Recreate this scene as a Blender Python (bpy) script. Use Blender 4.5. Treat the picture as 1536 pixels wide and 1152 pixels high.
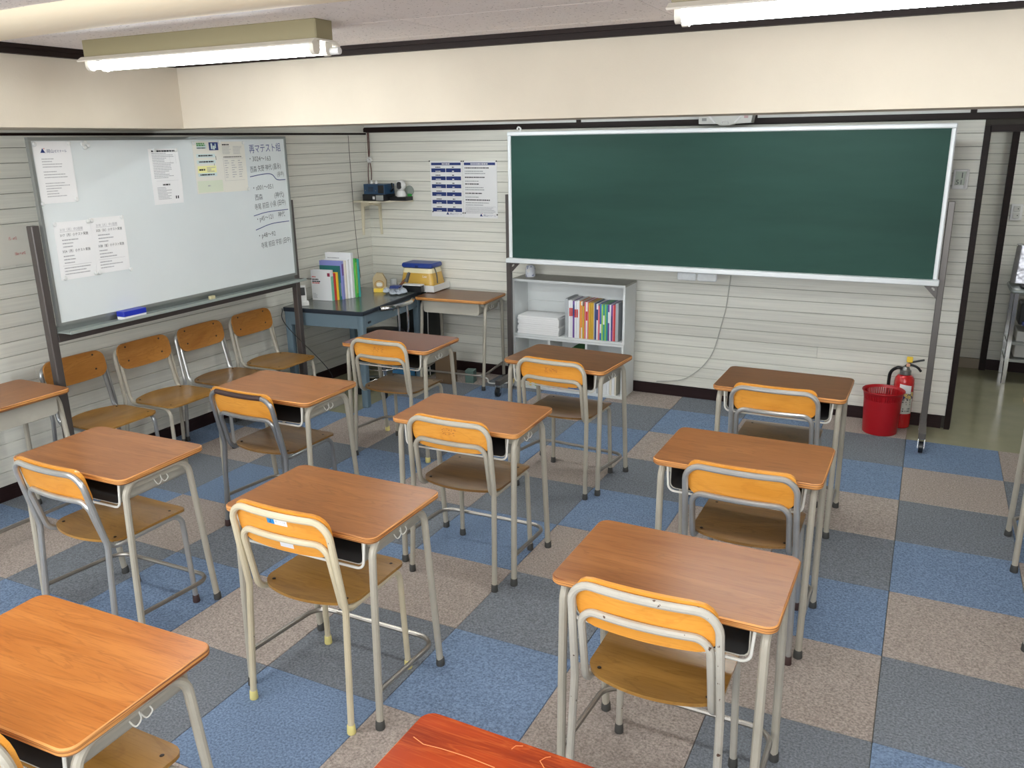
import bpy, bmesh, math, random
from mathutils import Vector, Matrix
random.seed(7)
for o in list(bpy.data.objects): bpy.data.objects.remove(o)
C = bpy.context.scene.collection
PI = math.pi

def lin(c):
    c = c/255.0
    return c/12.92 if c <= 0.04045 else ((c+0.055)/1.055)**2.4
def rgb(r, g, b): return (lin(r), lin(g), lin(b), 1.0)

# ------------------------------------------------------------------ camera
FPX = 1247.4
YAW, PIT, ROL = math.radians(26.494), math.radians(16.322), math.radians(-0.874)
fwd = Vector((-math.sin(YAW)*math.cos(PIT), math.cos(YAW)*math.cos(PIT), -math.sin(PIT)))
rgt = Vector((math.cos(YAW), math.sin(YAW), 0.0))
upv = rgt.cross(fwd)
r2 = rgt*math.cos(ROL) + upv*math.sin(ROL)
u2 = -rgt*math.sin(ROL) + upv*math.cos(ROL)
cam_d = bpy.data.cameras.new('camera')
cam_d.sensor_width = 36.0
cam_d.lens = FPX/1536.0*36.0
cam_d.clip_start = 0.02
cam = bpy.data.objects.new('camera', cam_d); C.objects.link(cam)
M = Matrix(((r2.x, u2.x, -fwd.x, -0.0218), (r2.y, u2.y, -fwd.y, -2.4414), (r2.z, u2.z, -fwd.z, 1.8242), (0, 0, 0, 1)))
cam.matrix_world = M
bpy.context.scene.camera = cam

# ------------------------------------------------------------------ world, light, exposure
w = bpy.data.worlds.new('sky'); bpy.context.scene.world = w
w.use_nodes = True
w.node_tree.nodes['Background'].inputs[0].default_value = (0.86, 0.93, 1.0, 1)
w.node_tree.nodes['Background'].inputs[1].default_value = 1.0
vs = bpy.context.scene.view_settings
vs.view_transform = 'Standard'; vs.look = 'None'; vs.gamma = 1.0; vs.use_curve_mapping = False
vs.exposure = 0.0
WINDOW_W = 150.0
def area(name, loc, rot, sx, sy, power, col):
    d = bpy.data.lights.new(name, 'AREA'); d.shape = 'RECTANGLE'; d.size = sx; d.size_y = sy
    d.energy = power; d.color = col
    o = bpy.data.objects.new(name, d); C.objects.link(o); o.location = loc; o.rotation_euler = rot
    return o
# daylight entering by the window band in the wall behind the camera
area('daylight_front_window', (-1.1, -3.72, 1.45), (math.radians(80), 0, 0), 5.6, 1.25, WINDOW_W, (0.95, 0.98, 1.0))

# ------------------------------------------------------------------ materials
MATS = {}
def mat(name, col, rough=0.5, metal=0.0, spec=0.5, noise=0.0, nscale=8.0, stretch=(1, 1, 1), bump=0.0, bscale=None, coat=0.0, emit=0.0, chips=None, alpha=1.0, trans=0.0, col2=None, lo=0.35, hi=0.65, rnd=True, detail=4.0, objrand=0.0):
    if name in MATS: return MATS[name]
    m = bpy.data.materials.new(name); m.use_nodes = True
    nt = m.node_tree; N = nt.nodes; L = nt.links
    b = N['Principled BSDF']
    b.inputs['Base Color'].default_value = col
    b.inputs['Roughness'].default_value = rough
    b.inputs['Metallic'].default_value = metal
    b.inputs['Specular IOR Level'].default_value = spec
    b.inputs['Coat Weight'].default_value = coat
    b.inputs['Coat Roughness'].default_value = 0.15
    b.inputs['Alpha'].default_value = alpha
    b.inputs['Transmission Weight'].default_value = trans
    if emit > 0:
        b.inputs['Emission Color'].default_value = col; b.inputs['Emission Strength'].default_value = emit
    if noise > 0 or col2 is not None or bump > 0 or chips:
        tc = N.new('ShaderNodeTexCoord'); oi = N.new('ShaderNodeObjectInfo')
        mul = N.new('ShaderNodeMath'); mul.operation = 'MULTIPLY'; mul.inputs[1].default_value = 37.0 if rnd else 0.0
        L.new(oi.outputs['Random'], mul.inputs[0])
        add = N.new('ShaderNodeVectorMath'); add.operation = 'ADD'
        L.new(tc.outputs['Object'], add.inputs[0]); L.new(mul.outputs[0], add.inputs[1])
        mp = N.new('ShaderNodeMapping'); mp.inputs['Scale'].default_value = stretch
        L.new(add.outputs[0], mp.inputs['Vector'])
        nz = N.new('ShaderNodeTexNoise'); nz.inputs['Scale'].default_value = nscale; nz.inputs['Detail'].default_value = detail
        nz.inputs['Roughness'].default_value = 0.6
        L.new(mp.outputs[0], nz.inputs['Vector'])
        if col2 is None:
            col2 = tuple(max(0, c*(1-noise)) for c in col[:3])+(1,)
            c1 = tuple(min(1, c*(1+noise)) for c in col[:3])+(1,)
        else: c1 = col
        rp = N.new('ShaderNodeValToRGB')
        rp.color_ramp.elements[0].position = lo; rp.color_ramp.elements[0].color = col2
        rp.color_ramp.elements[1].position = hi; rp.color_ramp.elements[1].color = c1
        L.new(nz.outputs['Fac'], rp.inputs['Fac'])
        out = rp.outputs['Color']
        if objrand > 0:
            mr = N.new('ShaderNodeMapRange'); mr.inputs['To Min'].default_value = 1-objrand; mr.inputs['To Max'].default_value = 1+objrand
            L.new(oi.outputs['Random'], mr.inputs['Value'])
            vm = N.new('ShaderNodeVectorMath'); vm.operation = 'SCALE'
            L.new(out, vm.inputs[0]); L.new(mr.outputs[0], vm.inputs['Scale']); out = vm.outputs[0]
        if chips:
            n2 = N.new('ShaderNodeTexNoise'); n2.inputs['Scale'].default_value = chips[1]; n2.inputs['Detail'].default_value = 3
            L.new(add.outputs[0], n2.inputs['Vector'])
            gt = N.new('ShaderNodeMath'); gt.operation = 'GREATER_THAN'; gt.inputs[1].default_value = chips[2]
            L.new(n2.outputs['Fac'], gt.inputs[0])
            mx = N.new('ShaderNodeMix'); mx.data_type = 'RGBA'
            L.new(gt.outputs[0], mx.inputs['Factor']); L.new(out, mx.inputs['A']); mx.inputs['B'].default_value = chips[0]
            out = mx.outputs['Result']
        L.new(out, b.inputs['Base Color'])
        if bump > 0:
            n3 = nz
            if bscale:
                n3 = N.new('ShaderNodeTexNoise'); n3.inputs['Scale'].default_value = bscale; n3.inputs['Detail'].default_value = 3
                L.new(add.outputs[0], n3.inputs['Vector'])
            bp = N.new('ShaderNodeBump'); bp.inputs['Strength'].default_value = bump; bp.inputs['Distance'].default_value = 0.004
            L.new(n3.outputs['Fac'], bp.inputs['Height']); L.new(bp.outputs[0], b.inputs['Normal'])
    MATS[name] = m
    return m

def wood(name, c1, c2, c3, rough=0.3, coat=0.05, ring=9.0, spec=0.24):
    """long grain along local x: warped streaks plus fine pores"""
    if name in MATS: return MATS[name]
    m = bpy.data.materials.new(name); m.use_nodes = True
    nt = m.node_tree; N = nt.nodes; L = nt.links; b = N['Principled BSDF']
    tc = N.new('ShaderNodeTexCoord'); oi = N.new('ShaderNodeObjectInfo')
    mul = N.new('ShaderNodeMath'); mul.operation = 'MULTIPLY'; mul.inputs[1].default_value = 53.0
    L.new(oi.outputs['Random'], mul.inputs[0])
    add = N.new('ShaderNodeVectorMath'); add.operation = 'ADD'
    L.new(tc.outputs['Object'], add.inputs[0]); L.new(mul.outputs[0], add.inputs[1])
    mp = N.new('ShaderNodeMapping'); mp.inputs['Scale'].default_value = (1.3, ring, ring); L.new(add.outputs[0], mp.inputs['Vector'])
    n1 = N.new('ShaderNodeTexNoise'); n1.inputs['Scale'].default_value = 1.6; n1.inputs['Detail'].default_value = 5; n1.inputs['Distortion'].default_value = 1.2
    L.new(mp.outputs[0], n1.inputs['Vector'])
    mp2 = N.new('ShaderNodeMapping'); mp2.inputs['Scale'].default_value = (5, 120, 120); L.new(add.outputs[0], mp2.inputs['Vector'])
    n2 = N.new('ShaderNodeTexNoise'); n2.inputs['Scale'].default_value = 2.0; n2.inputs['Detail'].default_value = 3; L.new(mp2.outputs[0], n2.inputs['Vector'])
    rp = N.new('ShaderNodeValToRGB')
    rp.color_ramp.elements[0].position = 0.32; rp.color_ramp.elements[0].color = c2
    rp.color_ramp.elements[1].position = 0.68; rp.color_ramp.elements[1].color = c1
    L.new(n1.outputs['Fac'], rp.inputs['Fac'])
    m6 = N.new('ShaderNodeMath'); m6.operation = 'MULTIPLY'; m6.inputs[1].default_value = 11.0; L.new(n1.outputs['Fac'], m6.inputs[0])
    pp_ = N.new('ShaderNodeMath'); pp_.operation = 'PINGPONG'; pp_.inputs[1].default_value = 1.0; L.new(m6.outputs[0], pp_.inputs[0])
    rl = N.new('ShaderNodeMapRange'); rl.inputs['From Max'].default_value = 0.22; rl.inputs['To Min'].default_value = 0.38; rl.inputs['To Max'].default_value = 0.0; L.new(pp_.outputs[0], rl.inputs['Value'])
    mb = N.new('ShaderNodeMix'); mb.data_type = 'RGBA'; L.new(rl.outputs[0], mb.inputs['Factor']); L.new(rp.outputs['Color'], mb.inputs['A']); mb.inputs['B'].default_value = c3
    r3 = N.new('ShaderNodeValToRGB')
    r3.color_ramp.elements[0].position = 0.36; r3.color_ramp.elements[0].color = (0.3, 0.3, 0.3, 1)
    r3.color_ramp.elements[1].position = 0.5; r3.color_ramp.elements[1].color = (0, 0, 0, 1)
    L.new(n2.outputs['Fac'], r3.inputs['Fac'])
    mx = N.new('ShaderNodeMix'); mx.data_type = 'RGBA'
    L.new(r3.outputs['Color'], mx.inputs['Factor']); L.new(mb.outputs['Result'], mx.inputs['A']); mx.inputs['B'].default_value = c3
    L.new(mx.outputs['Result'], b.inputs['Base Color'])
    b.inputs['Roughness'].default_value = rough; b.inputs['Coat Weight'].default_value = coat; b.inputs['Coat Roughness'].default_value = 0.2
    b.inputs['Specular IOR Level'].default_value = spec
    MATS[name] = m
    return m

M_board = mat('wall_board_grey_white', rgb(226, 225, 215), 0.55, noise=0.07, nscale=3.0, stretch=(0.6, 0.6, 26), objrand=0.03, detail=6)
M_joint = mat('wall_joint_dark', rgb(70, 66, 60), 0.9)
M_trimw = mat('dark_brown_trim', rgb(30, 17, 14), 0.5, spec=0.25, noise=0.25, nscale=6, stretch=(1, 1, 20))
M_base = mat('dark_maroon_baseboard', rgb(40, 23, 24), 0.5, spec=0.3, noise=0.2, nscale=5, stretch=(1, 1, 25))
M_cream = mat('cream_wallpaper', rgb(204, 194, 177), 0.85, noise=0.03, nscale=2.2, bump=0.12, bscale=160)
M_transom = mat('white_transom_panel', rgb(225, 226, 222), 0.6)
M_soffit = mat('cream_soffit', rgb(215, 208, 190), 0.85)
M_ceil = mat('ceiling_board_speckled', rgb(240, 232, 227), 0.9, noise=0.02, nscale=3, chips=(rgb(176, 166, 160), 75, 0.65), bump=0.1, bscale=120)
M_mould = mat('cream_moulding', rgb(240, 224, 196), 0.5)
M_vinyl = mat('vinyl_floor_olive_grey', rgb(150, 148, 122), 0.16, noise=0.06, nscale=5, spec=0.5, rnd=False)
M_slab = mat('floor_slab', rgb(120, 118, 100), 0.8)
def carpet(name, c): return mat(name, c, 1.0, spec=0.1, noise=0.42, nscale=130, bump=0.55, bscale=330, objrand=0.05, lo=0.3, hi=0.7, detail=5)
M_cblue = carpet('carpet_blue', rgb(114, 133, 160))
M_cbeige = carpet('carpet_beige', rgb(160, 149, 142))
M_cdark = carpet('carpet_charcoal', rgb(118, 123, 130))
M_ply = mat('plywood_edge', rgb(214, 150, 84), 0.45, col2=rgb(120, 66, 30), nscale=6, stretch=(0.4, 0.4, 60), lo=0.42, hi=0.52)
TOPS = {  # tints mix real wood colour with some of the room lighting
 'brown': wood('desk_top_brown', rgb(160, 105, 59), rgb(140, 88, 46), rgb(110, 66, 33)),
 'orange': wood('desk_top_orange', rgb(196, 124, 58), rgb(176, 104, 42), rgb(138, 76, 30)),
 'dark': wood('desk_top_dark', rgb(124, 84, 52), rgb(104, 68, 40), rgb(84, 53, 32)),
 'maroon': wood('desk_top_maroon', rgb(116, 66, 48), rgb(98, 52, 38), rgb(80, 42, 32), rough=0.2),
 'red': wood('desk_top_red', rgb(164, 62, 24), rgb(112, 34, 15), rgb(190, 92, 38), rough=0.25, ring=5),
}
PAINT = {
 'beige': mat('paint_beige_grey', rgb(174, 168, 154), 0.38, noise=0.04, nscale=12, chips=(rgb(88, 76, 66), 60, 0.80)),
 'cream': mat('paint_cream', rgb(204, 192, 164), 0.35, noise=0.04, nscale=12, chips=(rgb(100, 84, 66), 70, 0.76)),
 'worn': mat('paint_grey_worn', rgb(180, 175, 164), 0.4, noise=0.05, nscale=12, chips=(rgb(84, 62, 50), 40, 0.69)),
 'silver': mat('paint_silver', rgb(190, 190, 188), 0.28, metal=0.65, noise=0.05, nscale=15),
 'steel': mat('paint_dark_silver', rgb(160, 162, 164), 0.28, metal=0.7, noise=0.05, nscale=15),
}
M_chrome = mat('chrome', rgb(200, 200, 200), 0.15, metal=1.0)
M_footrest = mat('footrest_steel', rgb(150, 145, 138), 0.3, metal=0.7)
M_back = wood('chair_back_ply', rgb(232, 164, 72), rgb(216, 144, 52), rgb(200, 128, 44), rough=0.35, coat=0.3, ring=5)
M_backbrown = wood('chair_back_brown', rgb(188, 130, 62), rgb(166, 108, 44), rgb(142, 88, 34), rough=0.35, coat=0.3, ring=5)
M_seat = wood('chair_seat_olive', rgb(148, 110, 62), rgb(120, 86, 44), rgb(98, 68, 36), rough=0.3, coat=0.4, ring=5)
M_seaty = wood('chair_seat_yellow', rgb(172, 128, 64), rgb(148, 106, 46), rgb(124, 86, 38), rough=0.3, coat=0.4, ring=5)
M_screw = mat('screw_dark', rgb(52, 40, 32), 0.4, metal=0.4)
CAPS = {'grey': mat('rubber_dark_grey', rgb(70, 70, 68), 0.6), 'yellow': mat('rubber_pale_yellow', rgb(226, 214, 140), 0.55), 'brown': mat('rubber_brown', rgb(66, 46, 44), 0.6)}
M_tray = mat('desk_tray_grey', rgb(176, 172, 160), 0.45, noise=0.04, nscale=9)
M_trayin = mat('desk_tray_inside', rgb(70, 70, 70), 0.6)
M_wire = mat('white_wire', rgb(222, 220, 212), 0.4)
M_green = mat('chalkboard_green', rgb(38, 69, 61), 0.55, noise=0.10, nscale=1.6, stretch=(0.5, 1, 3), spec=0.18)
M_alu = mat('white_aluminium', rgb(226, 230, 232), 0.4, metal=0.1)
M_alug = mat('grey_aluminium', rgb(150, 154, 152), 0.35, metal=0.6)
M_post = mat('stand_brown_grey', rgb(86, 80, 78), 0.35, metal=0.3)
M_postl = mat('stand_grey', rgb(104, 100, 97), 0.35, metal=0.4)
M_wb = mat('whiteboard_enamel', rgb(220, 226, 227), 0.22, noise=0.015, nscale=2)
M_paper = mat('paper_white', rgb(236, 236, 236), 0.8)
M_paperw = mat('paper_offwhite', rgb(226, 224, 214), 0.8)
M_ink = mat('ink_black', rgb(46, 46, 50), 0.8)
M_inkg = mat('ink_grey', rgb(168, 168, 172), 0.8)
M_navy = mat('ink_navy', rgb(34, 54, 116), 0.6)
M_red = mat('ink_red', rgb(206, 58, 60), 0.6)
M_inkgreen = mat('ink_green', rgb(86, 150, 84), 0.7)
M_inkblue = mat('marker_blue', rgb(56, 66, 128), 0.7)
M_marker = mat('marker_black', rgb(84, 88, 92), 0.7)
M_yell = mat('paper_yellow', rgb(238, 236, 168), 0.8)
M_pgreen = mat('paper_pale_green', rgb(214, 222, 200), 0.8)
M_pteal = mat('paper_pale_teal', rgb(206, 222, 220), 0.8)
M_magnet = mat('magnet_white', rgb(222, 224, 222), 0.3)
M_blackp = mat('black_plastic', rgb(24, 25, 28), 0.35)
M_whitep = mat('white_plastic', rgb(228, 228, 226), 0.4)
M_greyp = mat('grey_plastic', rgb(150, 152, 150), 0.45)
M_lampb = mat('lamp_body_khaki', rgb(146, 137, 106), 0.5)
M_lampw = mat('lamp_white', rgb(226, 220, 208), 0.45)
M_tube = mat('fluorescent_tube', (0.93, 0.98, 1.0, 1), 0.4, emit=33.0)
M_odtop = mat('office_desk_top', rgb(98, 104, 100), 0.22, noise=0.04, nscale=5)
M_odedge = mat('office_desk_edge', rgb(40, 48, 58), 0.4)
M_odbody = mat('office_desk_blue_grey', rgb(104, 124, 136), 0.4, noise=0.03, nscale=5)
M_shelfw = mat('bookcase_white', rgb(222, 226, 226), 0.45, noise=0.02, nscale=4)
M_shelfg = mat('bookcase_grey_top', rgb(168, 168, 160), 0.5, noise=0.05, nscale=30)
M_binred = mat('bin_red', rgb(170, 16, 28), 0.35)
M_extred = mat('extinguisher_red', rgb(196, 28, 32), 0.25, coat=0.5)
M_brass = mat('brass', rgb(160, 120, 50), 0.35, metal=0.8)
M_clear = mat('clear_wrap', rgb(215, 218, 222), 0.15, alpha=0.55)
M_green2 = mat('green_plastic', rgb(60, 160, 70), 0.4)
M_lcd = mat('lcd_grey_green', rgb(150, 160, 140), 0.3)

# ------------------------------------------------------------------ mesh builder
class MB:
    def __init__(s): s.v = []; s.f = []; s.m = []
    def add(s, v, f, mi=0):
        o = len(s.v); s.v += [tuple(p) for p in v]
        for q in f: s.f.append(tuple(i+o for i in q)); s.m.append(mi)
        return s
    def box(s, x0, x1, y0, y1, z0, z1, mi=0):
        v = [(x0, y0, z0), (x1, y0, z0), (x1, y1, z0), (x0, y1, z0), (x0, y0, z1), (x1, y0, z1), (x1, y1, z1), (x0, y1, z1)]
        return s.add(v, [(3, 2, 1, 0), (4, 5, 6, 7), (0, 1, 5, 4), (1, 2, 6, 5), (2, 3, 7, 6), (3, 0, 4, 7)], mi)
    def rbox(s, x0, x1, y0, y1, z0, z1, r=0.004, mi=0, n=2, axis='z'):
        """rounded in plan (about axis) and chamfered along it"""
        dims = {'z': ((x0, x1), (y0, y1), (z0, z1)), 'y': ((x0, x1), (z0, z1), (y0, y1)), 'x': ((y0, y1), (z0, z1), (x0, x1))}[axis]
        (a0, a1), (b0, b1), (c0, c1) = dims
        c = min(r*0.5, (c1-c0)*0.3)
        def ring(ins, h):
            return [(p[0]+(a0+a1)/2, p[1]+(b0+b1)/2, h) for p in rrect(a1-a0-2*ins, b1-b0-2*ins, max(r-ins, 1e-4), n)]
        rings = [ring(c, c0), ring(0, c0+c), ring(0, c1-c), ring(c, c1)]
        k = len(rings[0]); V = [p for R in rings for p in R]
        F = [tuple(range(k-1, -1, -1)), tuple(range(3*k, 4*k))]
        for j in range(3):
            for i in range(k):
                F.append((j*k+i, j*k+(i+1) % k, (j+1)*k+(i+1) % k, (j+1)*k+i))
        mp = {'z': lambda p: p, 'y': lambda p: (p[0], p[2], p[1]), 'x': lambda p: (p[2], p[0], p[1])}[axis]
        if axis == 'y': F = [tuple(reversed(q)) for q in F]
        return s.add([mp(p) for p in V], F, mi)
    def prism(s, poly, z0, z1, mi=0, axis='z', side=None):
        k = len(poly)
        mp = {'z': lambda a, b, c: (a, b, c), 'y': lambda a, b, c: (a, c, b), 'x': lambda a, b, c: (c, a, b)}[axis]
        V = [mp(a, b, z0) for a, b in poly]+[mp(a, b, z1) for a, b in poly]
        o = len(s.v); s.v += V
        s.f.append(tuple(o+i for i in range(k-1, -1, -1))); s.m.append(mi)
        s.f.append(tuple(o+k+i for i in range(k))); s.m.append(mi)
        for i in range(k):
            s.f.append((o+i, o+(i+1) % k, o+k+(i+1) % k, o+k+i)); s.m.append(mi if side is None else side)
        return s
    def tube(s, pts, r, n=8, mi=0, closed=False, cap=True):
        P = [Vector(p) for p in pts]; k = len(P)
        rr = r if isinstance(r, (list, tuple)) else [r]*k
        T = []
        for i in range(k):
            if closed: t = P[(i+1) % k]-P[i-1]
            else: t = P[min(i+1, k-1)]-P[max(i-1, 0)]
            T.append(t.normalized())
        a = Vector((0, 0, 1)) if abs(T[0].z) < 0.9 else Vector((1, 0, 0))
        u = T[0].cross(a).normalized(); V = []
        for i in range(k):
            u = (u-T[i]*u.dot(T[i])).normalized(); w_ = T[i].cross(u)
            for j in range(n):
                q = 2*PI*j/n
                V.append(P[i]+(u*math.cos(q)+w_*math.sin(q))*rr[i])
        F = []
        for i in range(k if closed else k-1):
            for j in range(n):
                F.append((i*n+j, i*n+(j+1) % n, ((i+1) % k)*n+(j+1) % n, ((i+1) % k)*n+j))
        if cap and not closed:
            F.append(tuple(range(n-1, -1, -1))); F.append(tuple((k-1)*n+j for j in range(n)))
        return s.add(V, F, mi)
    def cyl(s, p0, p1, r, n=16, mi=0): return s.tube([p0, p1], r, n, mi)
    def lathe(s, prof, n=24, mi=0, c=(0, 0, 0)):
        k = len(prof); V = []
        for (r, z) in prof:
            for j in range(n):
                q = 2*PI*j/n; V.append((c[0]+r*math.cos(q), c[1]+r*math.sin(q), c[2]+z))
        F = []
        for i in range(k-1):
            for j in range(n):
                F.append((i*n+j, i*n+(j+1) % n, (i+1)*n+(j+1) % n, (i+1)*n+j))
        F.append(tuple(range(n-1, -1, -1))); F.append(tuple((k-1)*n+j for j in range(n)))
        return s.add(V, F, mi)
    def slab(s, xs, lo, hi, nv, f, mi=0, edge=None):
        """columns at xs, each spanning lo(x)..hi(x) in nv steps, f(x, t, side) -> point, side 0/1"""
        V = []; nx = len(xs); k = nv+1
        for side in (0, 1):
            for x in xs:
                for j in range(k):
                    t = lo(x)+(hi(x)-lo(x))*j/nv
                    V.append(f(x, t, side))
        o = nx*k; e = mi if edge is None else edge
        A = lambda i, j, sd: sd*o+i*k+j
        F1 = []; F2 = []
        for i in range(nx-1):
            for j in range(nv):
                F1.append((A(i, j, 0), A(i, j+1, 0), A(i+1, j+1, 0), A(i+1, j, 0)))
                F1.append((A(i, j, 1), A(i+1, j, 1), A(i+1, j+1, 1), A(i, j+1, 1)))
            F2.append((A(i, 0, 0), A(i+1, 0, 0), A(i+1, 0, 1), A(i, 0, 1)))
            F2.append((A(i, nv, 0), A(i, nv, 1), A(i+1, nv, 1), A(i+1, nv, 0)))
        for j in range(nv):
            F2.append((A(0, j, 0), A(0, j, 1), A(0, j+1, 1), A(0, j+1, 0)))
            F2.append((A(nx-1, j, 0), A(nx-1, j+1, 0), A(nx-1, j+1, 1), A(nx-1, j, 1)))
        off = len(s.v)
        s.add(V, F1, mi)
        for q in F2: s.f.append(tuple(i+off for i in q)); s.m.append(e)
        return s
    def mesh(s, name, mats, smooth=True, ang=0.6):
        me = bpy.data.meshes.new(name); me.from_pydata(s.v, [], s.f)
        if not isinstance(mats, (list, tuple)): mats = [mats]
        for m in mats: me.materials.append(m)
        me.polygons.foreach_set('material_index', s.m)
        bm = bmesh.new(); bm.from_mesh(me); bmesh.ops.recalc_face_normals(bm, faces=bm.faces); bm.to_mesh(me); bm.free()
        if smooth:
            me.polygons.foreach_set('use_smooth', [True]*len(me.polygons)); me.set_sharp_from_angle(angle=ang)
        me.update()
        return me
    def build(s, name, mats, parent=None, loc=(0, 0, 0), rot=(0, 0, 0), smooth=True, ang=0.6):
        return link(name, s.mesh(name, mats, smooth, ang), parent, loc, rot)

def link(name, data, parent=None, loc=(0, 0, 0), rot=(0, 0, 0)):
    o = bpy.data.objects.new(name, data); C.objects.link(o); o.location = loc; o.rotation_euler = rot
    if parent: o.parent = parent
    return o
def rrect(w, d, r, n=4):
    r = min(r, w/2-1e-5, d/2-1e-5); P = []
    for cx, cy, a in ((w/2-r, -d/2+r, -90), (w/2-r, d/2-r, 0), (-w/2+r, d/2-r, 90), (-w/2+r, -d/2+r, 180)):
        for i in range(n+1):
            q = math.radians(a+90*i/n); P.append((cx+r*math.cos(q), cy+r*math.sin(q)))
    return P
def fillet(pts, rad, n=6):
    P = [Vector(p) for p in pts]; out = [P[0]]
    for i in range(1, len(P)-1):
        a, b, c = P[i-1], P[i], P[i+1]
        r = rad[i-1] if isinstance(rad, (list, tuple)) else rad
        d1 = (a-b).normalized(); d2 = (c-b).normalized()
        ang = d1.angle(d2)
        if r <= 0 or ang > PI-0.01: out.append(b); continue
        t = min(r/math.tan(ang/2), (a-b).length*0.49, (c-b).length*0.49)
        p, q = b+d1*t, b+d2*t
        for k in range(n+1):
            u = k/n; out.append(p*(1-u)**2+b*2*u*(1-u)*(1.0)+q*u*u if False else bez(p, b, q, u))
    out.append(P[-1])
    return out
def bez(p, b, q, u):
    # cubic with the circle-like handle
    k = 0.55; c1 = p+(b-p)*k*1.0; c2 = q+(b-q)*k*1.0
    return p*(1-u)**3+c1*3*u*(1-u)**2+c2*3*u*u*(1-u)+q*u**3
def spline(pts, n=6):
    P = [Vector(p) for p in pts]; P = [P[0]*2-P[1]]+P+[P[-1]*2-P[-2]]; out = []
    for i in range(1, len(P)-2):
        for k in range(n):
            t = k/n; a, b, c, d = P[i-1], P[i], P[i+1], P[i+2]
            out.append(0.5*((2*b)+(c-a)*t+(2*a-5*b+4*c-d)*t*t+(3*b-a-3*c+d)*t**3))
    out.append(P[-2]); return out
def tag(o, label, cat, group=None, kind=None):
    o['label'] = label; o['category'] = cat
    if group: o['group'] = group
    if kind: o['kind'] = kind
    return o
def thing(name, label, cat, loc=(0, 0, 0), rz=0.0, group=None):
    o = bpy.data.objects.new(name, None); C.objects.link(o); o.location = loc; o.rotation_euler = (0, 0, rz)
    o.empty_display_size = 0.1
    return tag(o, label, cat, group)
def struct(o, label=None):
    o['kind'] = 'structure'
    if label: o['label'] = label
    return o
TEXTS = []
def text(parent, s, size, m, mat4, align='LEFT', name='lettering', sx=1.0):
    """lettering lying in the xy plane of mat4 (parent space)"""
    TEXTS.append((parent, s, size, m, mat4, align, name, sx))
def plane_matrix(o, xdir, ydir):
    x = Vector(xdir).normalized(); y = Vector(ydir).normalized(); z = x.cross(y)
    return Matrix(((x.x, y.x, z.x, o[0]), (x.y, y.y, z.y, o[1]), (x.z, y.z, z.z, o[2]), (0, 0, 0, 1)))

# ------------------------------------------------------------------ the room
LX, BY, RX, FY = -4.2, 3.34, 2.3, -3.62
LS = 0.036                     # the whiteboard wall runs slightly out of square
LFX = LX-0.30                  # furthest left reach of the room
def lwx(y): return LX+LS*(y-BY)
LROT = -math.atan(LS)
H = 2.26
YB, XB, HB = 0.99, -3.69, 1.912
CY = 5.04                      # far wall of the corridor beyond the doorway
fl = MB(); fl.box(LFX-0.15, RX+0.15, FY-0.15, CY+0.15, -0.12, -0.012, 0)
floor = struct(fl.build('floor', [M_slab]), 'floor of carpet tiles with olive grey vinyl by the doorway')
def vinyl(x0, x1, y0, y1):
    MB().box(x0, x1, y0, y1, -0.012, 0.0).build('vinyl_sheet', M_vinyl, floor, smooth=False)
def tilemesh(w_, d_, m):
    b = MB(); b.rbox(0.001, w_-0.001, 0.001, d_-0.001, -0.012, 0.004, 0.003, n=1)
    return b.mesh('carpet_tile', m)
TILE = {}
R6 = 3.0
for c in range(-9, 5):
    for r in range(-8, 7):
        x0, x1, y0, y1 = c*0.5, c*0.5+0.5, r*0.5, r*0.5+0.5
        x0 = max(x0, LFX); x1 = min(x1, RX); y0 = max(y0, FY); y1 = min(y1, BY)
        if x1-x0 < 0.02 or y1-y0 < 0.02: continue
        if r == 6 and c >= 0: continue
        if c <= -8 and r >= 4: continue
        m = (M_cdark, M_cbeige, M_cblue)[(r-c) % 3]
        k = (round(x1-x0, 4), round(y1-y0, 4), m.name)
        if k not in TILE: TILE[k] = tilemesh(k[0], k[1], m)
        link('carpet_tile', TILE[k], floor, (x0, y0, 0))
vinyl(0.0, RX, R6, CY); vinyl(LFX, -4.0, 2.0, BY); vinyl(-4.0, -3.5, 2.0, BY)

# walls: each horizontal board its own piece, dark backing in the joints
PITCH, Z0 = 0.0758, 0.0825
BM = {}
def boards(parent, axis, pos, a0, a1, face, ztop=1.905, cuts=(), skip=None):
    """axis 'x': wall plane y=pos, boards along x; face +1/-1 = side the room is on"""
    nrow = int((ztop-Z0)/PITCH+0.5); rs = random.Random(int(abs(pos)*1000))
    for i in range(nrow):
        z = Z0+i*PITCH
        cs = [a0]+[c for c in cuts if (i*3+int(c*7)) % 8 == 0]+[a1]
        cs = sorted(cs)
        for s0, s1 in zip(cs[:-1], cs[1:]):
            spans = [(s0, s1)]
            for k0, k1, kz in (skip or []):
                ns = []
                for p, q in spans:
                    if z >= kz-0.01: ns.append((p, q)); continue
                    if p < k0: ns.append((p, min(q, k0)))
                    if q > k1: ns.append((max(p, k1), q))
                spans = ns
            for p, q in spans:
                ln = round(q-p, 4)
                if ln < 0.02: continue
                key = (ln, axis, face)
                if key not in BM:
                    b = MB(); t = 0.010
                    if axis == 'x': b.rbox(0.0006, ln-0.0006, min(0, face*t), max(0, face*t), 0.0011, PITCH-0.0011, 0.0018, n=1, axis='x')
                    else: b.rbox(min(0, face*t), max(0, face*t), 0.0006, ln-0.0006, 0.0011, PITCH-0.0011, 0.0018, n=1, axis='y')
                    BM[key] = b.mesh('wall_board', M_board)
                link('wall_board', BM[key], parent, (p, pos, z) if axis == 'x' else (pos, p, z))
DX0, DX1, DZ = 0.245, 1.25, 1.83            # doorway opening
wb_ = MB()
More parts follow.
